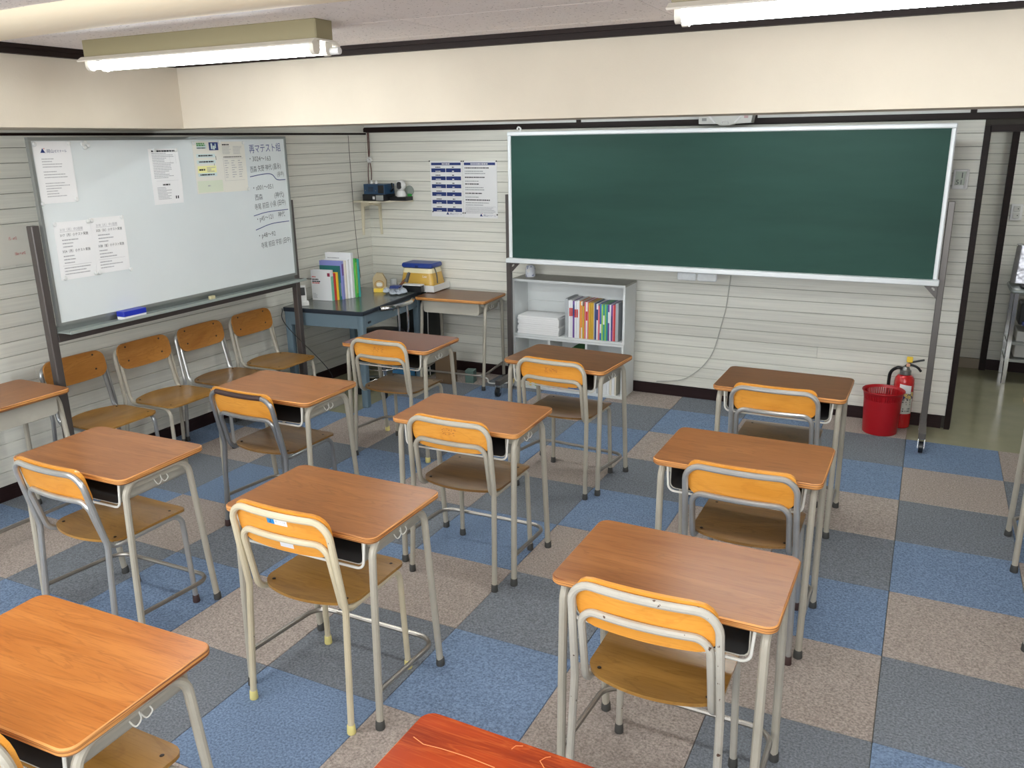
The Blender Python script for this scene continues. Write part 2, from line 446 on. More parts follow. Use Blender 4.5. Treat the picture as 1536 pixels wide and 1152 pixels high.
wb_.box(LX-0.1, DX0, BY+0.0, BY+0.11, 0, H)
wb_.box(DX1, RX+0.1, BY, BY+0.11, 0, H)
wb_.box(DX0, DX1, BY, BY+0.11, DZ, H)
wall_back = struct(wb_.build('wall_back', M_joint, smooth=False), 'grey white boarded back wall behind the chalkboard')
boards(wall_back, 'x', BY, LX, RX, -1, cuts=(-2.33, -0.6, 1.4), skip=[(DX0-0.036, DX1+0.05, DZ+0.02)])
wall_left = struct(MB().box(-0.1, 0, FY-BY, 0, 0, H).build('wall_left', M_joint, None, (LX, BY, 0), (0, 0, LROT), smooth=False), 'grey white boarded wall behind the whiteboard')
boards(wall_left, 'y', 0.0, FY-BY, -0.01, 1, cuts=(-5.5, -3.9, -3.02, -1.4))
wall_right = struct(MB().box(RX, RX+0.1, FY, CY, 0, H).build('wall_right', M_cream, smooth=False), 'cream wall on the doorway side')
# wall behind the camera with its window band
wf = MB()
wf.box(LFX-0.1, RX+0.1, FY-0.1, FY, 0, 0.82); wf.box(LFX-0.1, RX+0.1, FY-0.1, FY, 2.08, H)
wf.box(LFX-0.1, -3.9, FY-0.1, FY, 0.82, 2.08); wf.box(1.7, RX+0.1, FY-0.1, FY, 0.82, 2.08)
struct(wf.build('wall_front', M_cream, smooth=False), 'cream wall with the window band')
for i, x in enumerate((-3.9, -2.5, -1.1, 0.3)):
    f = MB()
    for a, b_ in ((x, x+0.04), (x+1.36, x+1.4)): f.box(a, b_, FY-0.08, FY-0.03, 0.82, 2.08)
    f.box(x, x+1.4, FY-0.08, FY-0.03, 0.82, 0.86); f.box(x, x+1.4, FY-0.08, FY-0.03, 2.04, 2.08)
    struct(f.build('window_%d' % (i+1), M_alug, smooth=False), 'grey aluminium window frame')
# corridor
wc = struct(MB().box(DX0-1.2, RX+0.1, CY, CY+0.1, 0, H).build('wall_corridor', M_joint, smooth=False), 'boarded corridor wall seen through the doorway')
boards(wc, 'x', CY, DX0-1.2, RX, -1, ztop=2.2, cuts=(0.9, 1.6))
struct(MB().box(DX0-1.3, DX0-1.2, BY+0.11, CY, 0, H).build('wall_corridor_end', M_cream, smooth=False), 'corridor end wall')
# ceiling boards
ce = struct(MB().box(LFX-0.1, RX+0.1, FY-0.1, CY+0.1, H+0.012, H+0.1).build('ceiling', M_joint, smooth=False), 'speckled off-white ceiling of rectangular boards')
cb_ = MB().rbox(0.0008, 0.9092, 0.0008, 0.4542, 0, 0.012, 0.002, n=1).mesh('ceiling_panel', M_ceil)
for i in range(8):
    for j in range(20):
        x = LFX-0.1+i*0.91; y = FY-0.1+j*0.455
        if x > RX or y > CY: continue
        link('ceiling_panel', cb_, ce, (x, y, H))
# dropped beams
b = MB(); b.box(LX, RX, YB, YB+0.34, HB, H); b.box(LX, RX, YB+0.34, BY, H-0.004, H-0.002)
struct(MB().box(XB, RX, YB, YB+0.34, HB, H).build('wall_beam_back', M_cream, smooth=False), 'wide cream dropped beam across the room in front of the chalkboard')
struct(MB().box(LFX, XB, FY, YB+0.34, HB, H).build('wall_beam_left', M_cream, smooth=False), 'cream dropped beam along the whiteboard wall')
# dark crown moulding under the ceiling
t1 = MB(); t1.box(XB, RX, YB-0.028, YB, H-0.042, H); t1.box(XB, RX, YB-0.04, YB, H-0.018, H)
struct(t1.build('trim_1', M_trimw, smooth=False), 'dark brown crown moulding along the cream beam')
t2 = MB(); t2.box(XB, XB+0.028, FY, YB-0.028, H-0.042, H); t2.box(XB, XB+0.04, FY, YB-0.04, H-0.018, H)
struct(t2.build('trim_2', M_trimw, smooth=False), 'dark brown crown moulding above the whiteboard wall')
# picture rail and transom panels of the back wall, rail of the left wall
RZ = 1.905
t3 = MB(); t3.box(LX, RX, BY-0.03, BY, RZ, RZ+0.03); t3.box(LX, RX, BY-0.022, BY, RZ+0.03, RZ+0.036)
tr = struct(t3.build('trim_3', M_trimw, smooth=False), 'dark brown rail above the chalkboard')
xs = [-4.24, -2.34, -1.115, 0.135, 1.4, 2.29]
for a, b_ in zip(xs[:-1], xs[1:]):
    MB().box(a+0.02, b_-0.01, BY-0.012, BY, RZ+0.03, H-0.3).build('transom_panel', M_transom, tr, smooth=False)
    MB().box(b_-0.012, b_+0.022, BY-0.02, BY, RZ+0.03, H-0.3).build('mullion', M_trimw, tr, smooth=False)
t4 = MB(); t4.box(0, 0.018, FY-BY, 0, RZ-0.02, RZ-0.006)
struct(t4.build('trim_4', M_trimw, None, (LX, BY, 0), (0, 0, LROT), smooth=False), 'thin dark rail above the whiteboard')
MB().box(0, 0.008, FY-BY, 0, RZ-0.006, RZ+0.3).build('wall_strip', M_board, wall_left, smooth=False)
# near ceiling moulding
nm = MB(); P = []
for i in range(13):
    q = PI*i/12; P.append((-0.42-0.125*math.cos(q), H-0.06*math.sin(q)))
XS = [XB+0.04+(RX-XB-0.04)*i/24 for i in range(25)]
V = [(x, y+0.085*max(0, (-x-2.2)/1.15)**2, z) for x in XS for y, z in P]
nm.add(V, [(13*j+i, 13*j+i+1, 13*j+14+i, 13*j+13+i) for j in range(24) for i in range(12)])
struct(nm.build('trim_5', M_mould), 'rounded cream moulding across the ceiling')
# baseboards
def base(name, segs, label):
    m_ = MB()
    for s_ in segs: m_.box(*s_)
    return struct(m_.build(name, M_base, smooth=False), label)
base('baseboard_back', [(LX, DX0-0.055, BY-0.02, BY, 0.0, 0.08), (DX1+0.055, RX, BY-0.02, BY, 0, 0.08)], 'dark maroon baseboard under the chalkboard wall')
bl = base('baseboard_left', [(0, 0.02, FY-BY, -0.02, 0.0, 0.08)], 'dark maroon baseboard under the whiteboard wall'); bl.location = (LX, BY, 0); bl.rotation_euler = (0, 0, LROT)
base('baseboard_corridor', [(0.51, RX, CY-0.02, CY, 0, 0.08)], 'dark baseboard of the corridor')
MB().box(DX0-1.2, 0.47, CY-0.018, CY, 0, 0.08).build('pale_skirting', mat('skirting_pale', rgb(170, 158, 140), 0.6), wc, smooth=False)
# doorway frame
d1 = struct(MB().box(DX0-0.036, DX0-0.004, BY-0.028, BY+0.12, 0, DZ+0.035).build('door_1', M_trimw, smooth=False), 'dark brown doorway frame open to the corridor')
MB().box(DX0-0.008, DX1, BY-0.028, BY+0.12, DZ, DZ+0.04).build('lintel', M_trimw, d1, smooth=False)
MB().box(DX1, DX1+0.05, BY-0.028, BY+0.12, 0, DZ+0.04).build('jamb', M_trimw, d1, smooth=False)
MB().box(DX0-0.008, DX0-0.002, BY+0.055, BY+0.10, 1.50, 1.66).build('strike_plate', M_brass, d1, smooth=False)
struct(MB().box(0.465, 0.51, CY-0.055, CY, 0, H).build('door_2', M_trimw, smooth=False), 'dark brown post on the corridor wall')

# ------------------------------------------------------------------ fluorescent lights
def lamp(x, y, label, n=1.25):
    t = thing('ceiling_light', label, 'light', (x, y, H), 0, 'twin tube ceiling lights')
    MB().rbox(-n/2, n/2, -0.05, 0.05, -0.068, 0.0, 0.004, n=1).build('housing', M_lampb, t)
    rf = MB()
    prof = [(-0.085, -0.084), (-0.06, -0.068), (0.06, -0.068), (0.085, -0.084), (0.08, -0.089), (0.05, -0.074), (-0.05, -0.074), (-0.08, -0.089)]
    rf.prism(prof, -n/2-0.005, n/2+0.005, axis='x'); rf.build('reflector', M_lampw, t, smooth=False)
    for sy in (-1, 1):
        tb = MB().cyl((-n/2+0.03, sy*0.036, -0.102), (n/2-0.03, sy*0.036, -0.102), 0.0155, 12); tb.build('tube', M_tube, t)
        for sx in (-1, 1):
            x0 = sx*(n/2-0.012)
            s_ = MB(); pl = [(sy*0.036+0.021*math.cos(a), -0.102+0.021*math.sin(a)) for a in [PI+PI*i/8 for i in range(9)]]+[(sy*0.036+0.021, -0.072), (sy*0.036-0.021, -0.072)]
            s_.prism(pl, min(x0, x0-sx*0.02), max(x0, x0-sx*0.02), axis='x'); s_.build('socket', M_lampw, t)
    MB().cyl((n/2-0.01, 0.045, -0.105), (n/2+0.03, 0.045, -0.105), 0.013, 12).build('starter', M_whitep, t)
    return t
lamp(-2.72, 0.215, 'khaki twin tube ceiling light above the whiteboard end of the room')
lamp(-0.125, 0.12, 'khaki twin tube ceiling light nearer the doorway side')
lamp(-0.6, 2.05, 'khaki twin tube ceiling light hidden behind the dropped beam')
lamp(-2.6, 2.05, 'added khaki twin tube ceiling light behind the dropped beam at the corner end')  # second unseen lamp, added to brighten the back wall
lamp(-2.72, -1.95, 'added unseen khaki twin tube ceiling light over the orange desk')  # lamp out of view, added to light the floor from above
lamp(-0.125, -1.95, 'added unseen khaki twin tube ceiling light over the cracked red desk')  # its pair on the doorway side, added for overhead light
lamp(1.55, 4.2, 'added unseen khaki twin tube ceiling light in the corridor')  # unseen lamp added to brighten the corridor and its vinyl

# ------------------------------------------------------------------ school desks
CACHE = {}
def cached(key, fn):
    if key not in CACHE: CACHE[key] = fn()
    return CACHE[key]
TZ = 0.70
def desk_top_mesh(m, key):
    b = MB(); c = 0.0035
    def ring(ins, z): return [(x, y, z) for x, y in rrect(0.6-2*ins, 0.4-2*ins, 0.032-ins, 6)]
    R = [ring(c*2, TZ-0.024), ring(0, TZ-0.024+c*2), ring(0, TZ-c), ring(c, TZ)]
    k = len(R[0]); V = [p for r in R for p in r]
    b.add(V, [tuple(range(k-1, -1, -1)), tuple(range(3*k, 4*k))], 0)
    o = 0
    for j in range(3):
        for i in range(k):
            b.f.append((j*k+i, j*k+(i+1) % k, (j+1)*k+(i+1) % k, (j+1)*k+i)); b.m.append(1)
    return b.mesh('desktop', [m, M_ply])
def cap_mesh(m, r=0.0145): return MB().lathe([(r*1.02, 0.0), (r*1.12, 0.003), (r, 0.03), (r*0.9, 0.033)], 12).mesh('foot_cap', m)
def side_frame_mesh(m):
    pts = fillet([(0, -0.185, 0.02), (0, -0.165, 0.668), (0, 0.125, 0.668), (0, 0.19, 0.02)], [0.055, 0.07], 7)
    return MB().tube(pts, 0.0125, 10).mesh('side_frame', m)
def footrest_mesh(m):
    pts = fillet([(-0.268, -0.182, 0.135), (-0.264, 0.180, 0.11), (0.264, 0.180, 0.11), (0.268, -0.182, 0.135)], [0.07, 0.07], 7)
    return MB().tube(pts, 0.009, 8).mesh('footrest', m)
def tray_mesh():
    b = MB(); pr = []
    outer = [(-0.235, 0.68), (-0.235, 0.60)]+[(-0.235+0.02*(1-math.cos(a)), 0.60-0.02*math.sin(a)) for a in (0.5, 1.0, PI/2)]
    outer = outer+[(-x, z) for x, z in reversed(outer)]
    inner = [(x*0.985, z+0.003 if z < 0.66 else z) for x, z in outer]
    k = len(outer)
    V = [(x, -0.165, z) for x, z in outer]+[(x, 0.165, z) for x, z in outer]+[(x, -0.165, z) for x, z in inner]+[(x, 0.162, z) for x, z in inner]
    F = []
    for i in range(k-1):
        F.append((i, i+1, k+i+1, k+i))
        F.append((2*k+i, 2*k+i+1, i+1, i))
    b.add(V, F, 0)
    b.add(V, [tuple(range(k, 2*k))], 0)
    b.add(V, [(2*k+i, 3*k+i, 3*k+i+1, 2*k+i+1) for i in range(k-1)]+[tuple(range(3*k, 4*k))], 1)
    return b.mesh('tray', [M_tray, M_trayin])
def rim_mesh():
    pts = fillet([(-0.245, -0.168, 0.672), (-0.238, -0.172, 0.572), (0.238, -0.172, 0.572), (0.245, -0.168, 0.672)], [0.025, 0.025], 5)
    return MB().tube(pts, 0.0045, 8).mesh('tray_rim', M_wire)
def hook_mesh():
    b = MB()
    pts = spline([(0, -0.02, 0.64), (0.004, -0.018, 0.60), (0.012, -0.008, 0.575), (0.018, 0.004, 0.588), (0.02, 0.0, 0.612)], 5)
    b.tube(pts, 0.0019, 6)
    pts = spline([(0, 0.012, 0.64), (0.004, 0.012, 0.602), (0.012, 0.022, 0.577), (0.02, 0.034, 0.590), (0.016, 0.03, 0.606)], 5)
    b.tube(pts, 0.0019, 6)
    return b.mesh('bag_hook', M_wire)
def bar_mesh(m):
    b = MB(); b.box(-0.262, -0.232, -0.14, 0.11, 0.635, 0.668); b.box(0.232, 0.262, -0.14, 0.11, 0.635, 0.668)
    b.box(-0.262, 0.262, 0.12, 0.134, 0.645, 0.668)
    return b.mesh('top_rail', m)
def desk(x, y, rz, top, label, paint='beige', hz=0.979, cap='grey'):
    t = thing('school_desk', label, 'desk', (x, y, 0.004), math.radians(rz), 'school desks with metal frames'); t.scale = (1, 1, hz)
    link('desktop', cached(('dt', top), lambda: desk_top_mesh(TOPS[top], top)), t)
    pm = PAINT[paint]
    for sx in (-1, 1):
        link('side_frame', cached(('sf', paint), lambda: side_frame_mesh(pm)), t, (sx*0.2705, 0, 0))
        for fy in (-0.1855, 0.1915):
            link('foot_cap', cached(('dc', cap), lambda: cap_mesh(CAPS[cap])), t, (sx*0.2705, fy, 0))
        link('bag_hook', cached(('hk',), hook_mesh), t, (sx*0.243, 0.0, 0.03), (0, 0, 0 if sx > 0 else PI))
    link('footrest', cached(('fr', paint), lambda: footrest_mesh(M_footrest)), t)
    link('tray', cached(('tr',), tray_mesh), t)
    link('tray_rim', cached(('rm',), rim_mesh), t)
    link('top_rail', cached(('tp', paint), lambda: bar_mesh(pm)), t)
    return t
CRACKS = [[(-0.277, 0.116), (-0.248, 0.107), (-0.208, 0.112), (-0.191, 0.113), (-0.15, 0.115), (-0.092, 0.113)], [(-0.086, 0.171), (-0.083, 0.183), (-0.07, 0.189)], [(-0.007, 0.153), (-0.023, 0.167), (-0.017, 0.18), (-0.009, 0.186)]]
DESKS = {
 'D1': (-1.702, -0.420, 0.0, 'brown', 'brown topped school desk at the cream chair with the blue sticker'),
 'D2': (-2.782, -0.425, 1.0, 'brown', 'brown topped school desk beside the desk standing against the whiteboard wall'),
 'D3': (-0.537, -0.400, -0.6, 'brown', 'brown topped school desk at the chair with the worn chipped grey frame'),
 'D4': (-0.543, 0.548, -0.6, 'brown', 'brown topped school desk in the doorway side row between two silver framed chairs'),
 'D5': (-1.712, 0.568, 1.3, 'brown', 'brown topped school desk in the middle of the room, its chair with a smudge'),
 'D6': (-0.562, 1.583, -0.8, 'dark', 'dark brown topped school desk next to the red waste bin'),
 'D7': (-1.700, 1.618, -4.5, 'dark', 'dark brown topped school desk in front of the white bookcase'),
 'D8': (-2.795, 1.632, 0.3, 'maroon', 'reddish brown glossy school desk with pale yellow feet before the office desk'),
 'D9': (-2.766, 0.560, 0.8, 'brown', 'brown topped school desk in front of the row of chairs along the whiteboard wall'),
 'D10': (-3.915, -0.190, -90, 'brown', 'brown topped school desk turned sideways against the boarded wall by the whiteboard post'),
 'D11': (-1.722, -1.428, 1.7, 'orange', 'bright orange topped school desk with layered plywood edge'),
 'D12': (-0.552, -1.410, -1.0, 'red', 'reddish orange school desk top with pale cracks in the varnish'),
 'D13': (0.745, 1.580, 0.0, 'dark', 'school desk near the doorway of which only legs show'),
 'D15': (0.740, 0.560, 0.0, 'dark', 'school desk behind the desk near the doorway, only a foot showing'),
 'D14': (-3.195, 3.060, 182.5, 'dark', 'old brown school desk turned to the wall in the corner beside the chalkboard'),
}
for k, (x, y, rz, top, lab) in DESKS.items(): desk(x, y, rz, top, lab, hz=0.967 if k == 'D8' else 0.979, cap='yellow' if k == 'D8' else 'grey')

rd = [o for o in C.objects if o.get('label', '').startswith('reddish orange school desk top')][0]
for pts in CRACKS:
    MB().tube([(a, b_, TZ-0.0004) for a, b_ in pts], 0.0011, 5).build('varnish_crack', mat('crack_pale', rgb(226, 130, 60), 0.5), rd)

# ------------------------------------------------------------------ school chairs
# three makes of chair: rail height and set-back, lower rail height, backrest span, front foot
CT = {'plain': dict(rz=0.738, ry=-0.214, lz=0.655, w0=0.600, w1=0.757, ff=0.176),
      'silver': dict(rz=0.716, ry=-0.226, lz=0.604, w0=0.586, w1=0.735, ff=0.195, r=0.034),
      'smudged': dict(rz=0.722, ry=-0.190, lz=0.630, w0=0.592, w1=0.738, ff=0.205)}
def chair_back_frame(m, T):
    top = [(-0.205, -0.195, 0.02), (-0.196, -0.165, 0.43), (-0.190, T['ry'], T['rz'])]
    pts = top+[(-x, y, z) for x, y, z in reversed(top)]
    f = fillet(pts, [0.12, 0.06, 0.06, 0.12], 7)
    f = [Vector((p.x, p.y-0.014*max(0, 1-(p.x/0.15)**2) if p.z > T['rz']-0.016 else p.y, p.z)) for p in resample(f, 0.02)]
    return MB().tube(f, 0.0112, 10).mesh('back_frame', m)
def resample(P, d):
    out = [P[0]]
    for a, b in zip(P[:-1], P[1:]):
        n = max(1, int((b-a).length/d)) if (b-a).length > d*2 else 1
        for i in range(1, n+1): out.append(a+(b-a)*i/n)
    return out
def lowy(T): return -0.165+(T['ry']+0.165)*(T['lz']-0.43)/(T['rz']-0.43)+0.002
def chair_seat_frame(m, T):
    half = [(-0.18, T['ff'], 0.02), (-0.172, T['ff']-0.012, 0.405), (-0.172, -0.145, 0.398), (-0.168, lowy(T), T['lz'])]
    pts = half+[(-x, y, z) for x, y, z in reversed(half)]
    f = fillet(pts, [0.05, 0.055, 0.045, 0.045, 0.055, 0.05], 7)
    f = [Vector((p.x, p.y-0.013*max(0, 1-(p.x/0.14)**2) if p.z > T['lz']-0.02 else p.y, p.z)) for p in resample(f, 0.02)]
    return MB().tube(f, 0.0108, 10).mesh('seat_frame', m)
def ends(w, n, r):
    xs = [-w+r*(1-math.cos(PI/2*i/4)) for i in range(5)]
    mid = [-w+r+(2*w-2*r)*i/n for i in range(1, n)]
    return xs+mid+[-x for x in reversed(xs)]
def chair_seat(m, T):
    w_, r = 0.186, 0.05
    def dy(x):
        e = max(0, abs(x)-(w_-r)); return r-math.sqrt(max(0, r*r-e*e))
    lo = lambda x: -0.168+0.055*(x/w_)**2+dy(x)*0.8
    hi = lambda x: T['ff']+0.018-dy(x)*0.7
    def f(x, t, sd):
        z = 0.424 - 0.010*math.exp(-((t+0.07)/0.09)**2)*(1-(x/w_)**2) + 0.006*max(0, (-t-0.10)/0.08) - 0.008*max(0, (t-0.16)/0.05)**2
        return (x, t, z-0.010*sd)
    return MB().slab(ends(w_, 12, r), lo, hi, 10, f).mesh('seat', m, ang=0.9)
def BKY(x, t, T=CT['plain']): return T['ry']-0.0025+0.0135*(x/0.18)**2+(lowy(T)-T['ry'])/(T['lz']-T['rz'])*(t-T['rz'])      # rear face of the backrest
def chair_backrest(m, T):
    w_, r = 0.184, T.get('r', 0.05)
    def dz(x):
        e = max(0, abs(x)-(w_-r)); return r-math.sqrt(max(0, r*r-e*e))
    lo = lambda x: T['w0']+0.010*(x/w_)**2+dz(x)
    hi = lambda x: T['w1']-dz(x)
    def f(x, t, sd):
        return (x, BKY(x, t, T)+0.011-0.011*sd, t)
    return MB().slab(ends(w_, 12, r), lo, hi, 5, f).mesh('backrest', m, ang=0.9)
def screw_mesh(): return MB().lathe([(0.006, 0), (0.006, 0.0015), (0.004, 0.0028)], 8).mesh('screw', M_screw)
def chair(x, y, rz, label, paint='beige', cap='grey', back=None, seat=None, group='school chairs tucked under desks', mark=False, sleeve=False, hz=1.0, make='plain'):
    T = CT[make]
    back = back or M_back; seat = seat or M_seat
    t = thing('school_chair', label, 'chair', (x, y, 0.004), math.radians(rz), group); t.scale = (1, 1, hz)
    pm = PAINT[paint]
    link('back_frame', cached(('cb', paint, make), lambda: chair_back_frame(pm, T)), t)
    link('seat_frame', cached(('cs', paint, make), lambda: chair_seat_frame(pm, T)), t)
    s_ = link('seat', cached(('st', seat.name, make), lambda: chair_seat(seat, T)), t)
    b = link('backrest', cached(('bk', back.name, make), lambda: chair_backrest(back, T)), t)
    for fx, fy in ((-0.205, -0.195), (0.205, -0.195), (-0.18, T['ff']), (0.18, T['ff'])):
        link('foot_cap', cached(('cc', cap), lambda: cap_mesh(CAPS[cap], 0.0132)), t, (fx, fy, 0))
    sm = cached(('sc',), screw_mesh)
    for fx, fy in ((-0.15, -0.10), (0.15, -0.10), (-0.15, 0.15), (0.15, 0.15)):
        link('screw', sm, s_, (fx, fy, 0.4225))
    for fx in (-0.12, 0.12):
        for fz in (T['rz']-0.002, T['lz']-0.002): link('screw', sm, b, (fx, BKY(fx, fz, T)+0.011, fz), (-PI/2, 0, 0))
    if mark:
        mk = MB(); rs = random.Random(int(x*100))
        for _ in range(46):
            a, c = rs.uniform(-0.036, 0.034), rs.uniform(0.662, 0.692)
            yy = BKY(a, c, T)
            mk.box(a, a+rs.uniform(0.002, 0.008), yy-0.0004, yy+0.001, c, c+rs.uniform(0.001, 0.003))
        k_ = mk.build('rubbed_mark', mat('mark_brown', rgb(176, 100, 44), 0.7), b, smooth=False)
    if sleeve:
        f = [Vector((-0.14+0.28*i/12, T['ry']-0.014*max(0, 1-((-0.14+0.28*i/12)/0.15)**2), T['rz']+0.0005)) for i in range(13)]
        MB().tube(f, 0.0124, 10).build('rail_sleeve', mat('sleeve_brown', rgb(60, 42, 40), 0.4), t)
    return t
c1 = chair(-1.708, -0.468, 0.0, 'cream framed school chair with yellow feet and a blue numbered sticker', 'cream', 'yellow', seat=M_seaty)
chair(-2.762, -0.475, -1.5, 'silver framed school chair at the desk beside the boarded wall', 'silver', 'brown', seat=M_seaty, make='silver')
chair(-0.55, -0.468, 0.0, 'school chair with chipped worn grey frame and pale scuffed seat', 'worn', 'grey', seat=M_seaty)
chair(-0.507, 0.50, 0.0, 'silver framed school chair with brown feet between the worn chair and the bin side desk', 'silver', 'brown', make='silver')
chair(-1.692, 0.505, -0.5, 'beige framed school chair with a smudged back in the middle of the room', 'beige', 'grey', mark=True, make='smudged')
chair(-0.565, 1.535, 0.0, 'silver framed school chair at the desk by the red waste bin', 'silver', 'grey', make='silver')
chair(-1.68, 1.54, -3.0, 'beige framed school chair with a smudge at the desk before the bookcase', 'beige', 'grey', mark=True, make='smudged')
chair(-2.775, 1.56, -1.0, 'beige framed school chair at the reddish brown desk before the office desk', 'beige', 'grey', mark=True, make='smudged')
chair(-2.775, 0.50, -2.0, 'dark silver framed school chair with a brown sleeve on its top rail', 'steel', 'brown', sleeve=True, make='silver')
chair(-1.672, -1.485, 0.0, 'beige framed school chair under the bright orange desk', 'beige', 'grey', seat=M_seaty)
WG = 'chairs lined up against the whiteboard wall'
chair(-3.945, 0.442, -90, 'dark silver framed chair against the wall beside the sideways desk', 'steel', 'grey', M_backbrown, M_seaty, WG, hz=0.955)
chair(-3.925, 0.884, -90, 'beige framed chair second from the sideways desk, against the wall', 'beige', 'grey', M_backbrown, M_seaty, WG, hz=0.955)
chair(-3.935, 1.335, -90, 'silver framed chair against the wall under the whiteboard, third from the sideways desk', 'silver', 'grey', M_backbrown, M_seat, WG, hz=0.955)
chair(-3.925, 1.785, -90, 'beige framed chair against the wall next to the blue-grey office desk', 'beige', 'grey', M_backbrown, M_seaty, WG, hz=0.955)
# stickers on the cream chair
bk = [o for o in c1.children if o.name.startswith('backrest')][0]
def sticker(x0, x1, z0, z1, m, name):
    yc = lambda a, t: BKY(a, t)-0.0002
    s_ = MB(); s_.slab([x0+(x1-x0)*i/3 for i in range(4)], lambda x: z0, lambda x: z1, 1, lambda a, t, sd: (a, yc(a, t)+(-0.0006 if sd == 0 else 0.0), t))
    return s_.build(name, m, bk, smooth=False)
sticker(-0.045, -0.016, 0.698, 0.722, mat('sticker_blue', rgb(40, 140, 205), 0.4), 'blue_sticker')
s2 = sticker(-0.016, 0.034, 0.698, 0.722, M_paper, 'white_sticker')
s3 = sticker(-0.014, 0.038, 0.618, 0.645, mat('sticker_grey', rgb(222, 222, 226), 0.4), 'maker_sticker')
text(bk, '2', 0.022, M_navy, plane_matrix((-0.037, BKY(-0.03, 0.702)-0.0014, 0.702), (1, 0, 0), (0, -0.1365, 1)))
text(bk, '65・・118', 0.009, M_inkg, plane_matrix((-0.012, BKY(0.0, 0.707)-0.0014, 0.707), (1, 0, 0), (0, -0.1365, 1)))

# ------------------------------------------------------------------ flat print helpers
BOW = {}
def zb(parent, p):
    q = BOW.get(parent.name)
    if q: p = Vector((p[0], p[1], p[2]+q[0]*math.sin(PI*min(1, max(0, -p[1]/q[2])))*0.6*(p[0]/q[1])))
    return p
def lines(parent, o, xd, yd, w_, h_, rows, m, seed=0, hgt=0.5, fill=(0.4, 0.95), name='text_lines', dash=True):
    """unreadably small print as rows of short dashes; o = top left of the block"""
    rs = random.Random(seed); X = Vector(xd).normalized(); Y = Vector(yd).normalized(); Z = X.cross(Y)
    b = MB(); O = Vector(o)
    for i in range(rows):
        y0 = -h_*(i+0.5)/rows; hh = h_/rows*hgt*0.5; x = 0; end = w_*rs.uniform(*fill)
        while x < end:
            l = rs.uniform(0.6, 2.2)*hh*2.2 if dash else end
            l = min(l, end-x)
            P = [O+X*x+Y*(y0-hh)+Z*0.0005, O+X*(x+l)+Y*(y0-hh)+Z*0.0005, O+X*(x+l)+Y*(y0+hh)+Z*0.0005, O+X*x+Y*(y0+hh)+Z*0.0005]
            b.add([zb(parent, q_) for q_ in P], [(0, 1, 2, 3)])
            x += l+hh*rs.uniform(0.3, 0.9)
    return b.build(name, m, parent, smooth=False)
def bars(parent, o, xd, yd, rects, m, name='printed_bar', dz=0.0004):
    X = Vector(xd).normalized(); Y = Vector(yd).normalized(); Z = X.cross(Y); O = Vector(o); b = MB()
    for (x0, y0, x1, y1) in rects:
        nx, ny = max(1, int(abs(x1-x0)/0.02)), max(1, int(abs(y1-y0)/0.02))
        g = [zb(parent, O+X*(x0+(x1-x0)*i/nx)-Y*(y0+(y1-y0)*j/ny)+Z*dz) for j in range(ny+1) for i in range(nx+1)]
        b.add(g, [(j*(nx+1)+i, (j+1)*(nx+1)+i, (j+1)*(nx+1)+i+1, j*(nx+1)+i+1) for j in range(ny) for i in range(nx)])
    return b.build(name, m, parent, smooth=False)
def sheet(name, label, cat, o, xd, yd, w_, h_, m, group=None, bow=0.0, tilt=0.0, th=0.0006):
    """sheet of paper; local frame: x right, y up, z towards the viewer; origin at its top left"""
    X = Vector(xd).normalized(); Y = Vector(yd).normalized()
    Xr = X*math.cos(tilt)+Y*math.sin(tilt); Yr = -X*math.sin(tilt)+Y*math.cos(tilt)
    n = 10; b = MB()
    b.slab([w_*i/n for i in range(n+1)], lambda x: -h_, lambda x: 0.0, n, lambda x, t, sd: (x, t, (0 if sd == 0 else -th)+bow*math.sin(PI*min(1, -t/h_))*0.6*(x/w_)))
    ob = b.build(name, m, None); BOW[ob.name] = (bow, w_, h_); ob.matrix_world = plane_matrix(o, Xr, Yr)
    return tag(ob, label, cat, group)
XL, YL = (1, 0, 0), (0, 1, 0)     # sheet local directions
def logo(parent, x, y, s):
    """triangle emblem and school name, x,y = left baseline in sheet space"""
    b = MB(); b.add([(x, y, 0.0007), (x+s*1.15, y, 0.0007), (x+s*0.57, y+s, 0.0007)], [(0, 1, 2)])
    b.add([(x+s*0.62, y-0.02*s, 0.0009), (x+s*1.3, y-0.02*s, 0.0009), (x+s*1.3, y+s*0.04, 0.0009), (x+s*0.62, y+s*0.04, 0.0009)], [(0, 1, 2, 3)])
    b.build('emblem', M_navy, parent, smooth=False)
    d = MB().lathe([(s*0.11, 0), (s*0.11, 0.0004)], 10); d.build('emblem_dot', M_red, parent, (x+s*0.98, y+s*0.86, 0.0006))
    text(parent, '岡山', s*0.82, M_navy, plane_matrix((x+s*1.45, y+0.02*s, 0.0008), XL, YL), sx=1.1, name='school_name')
    text(parent, 'ゼミナール', s*0.68, M_navy, plane_matrix((x+s*3.3, y+0.05*s, 0.0008), XL, YL), sx=0.9, name='school_name')

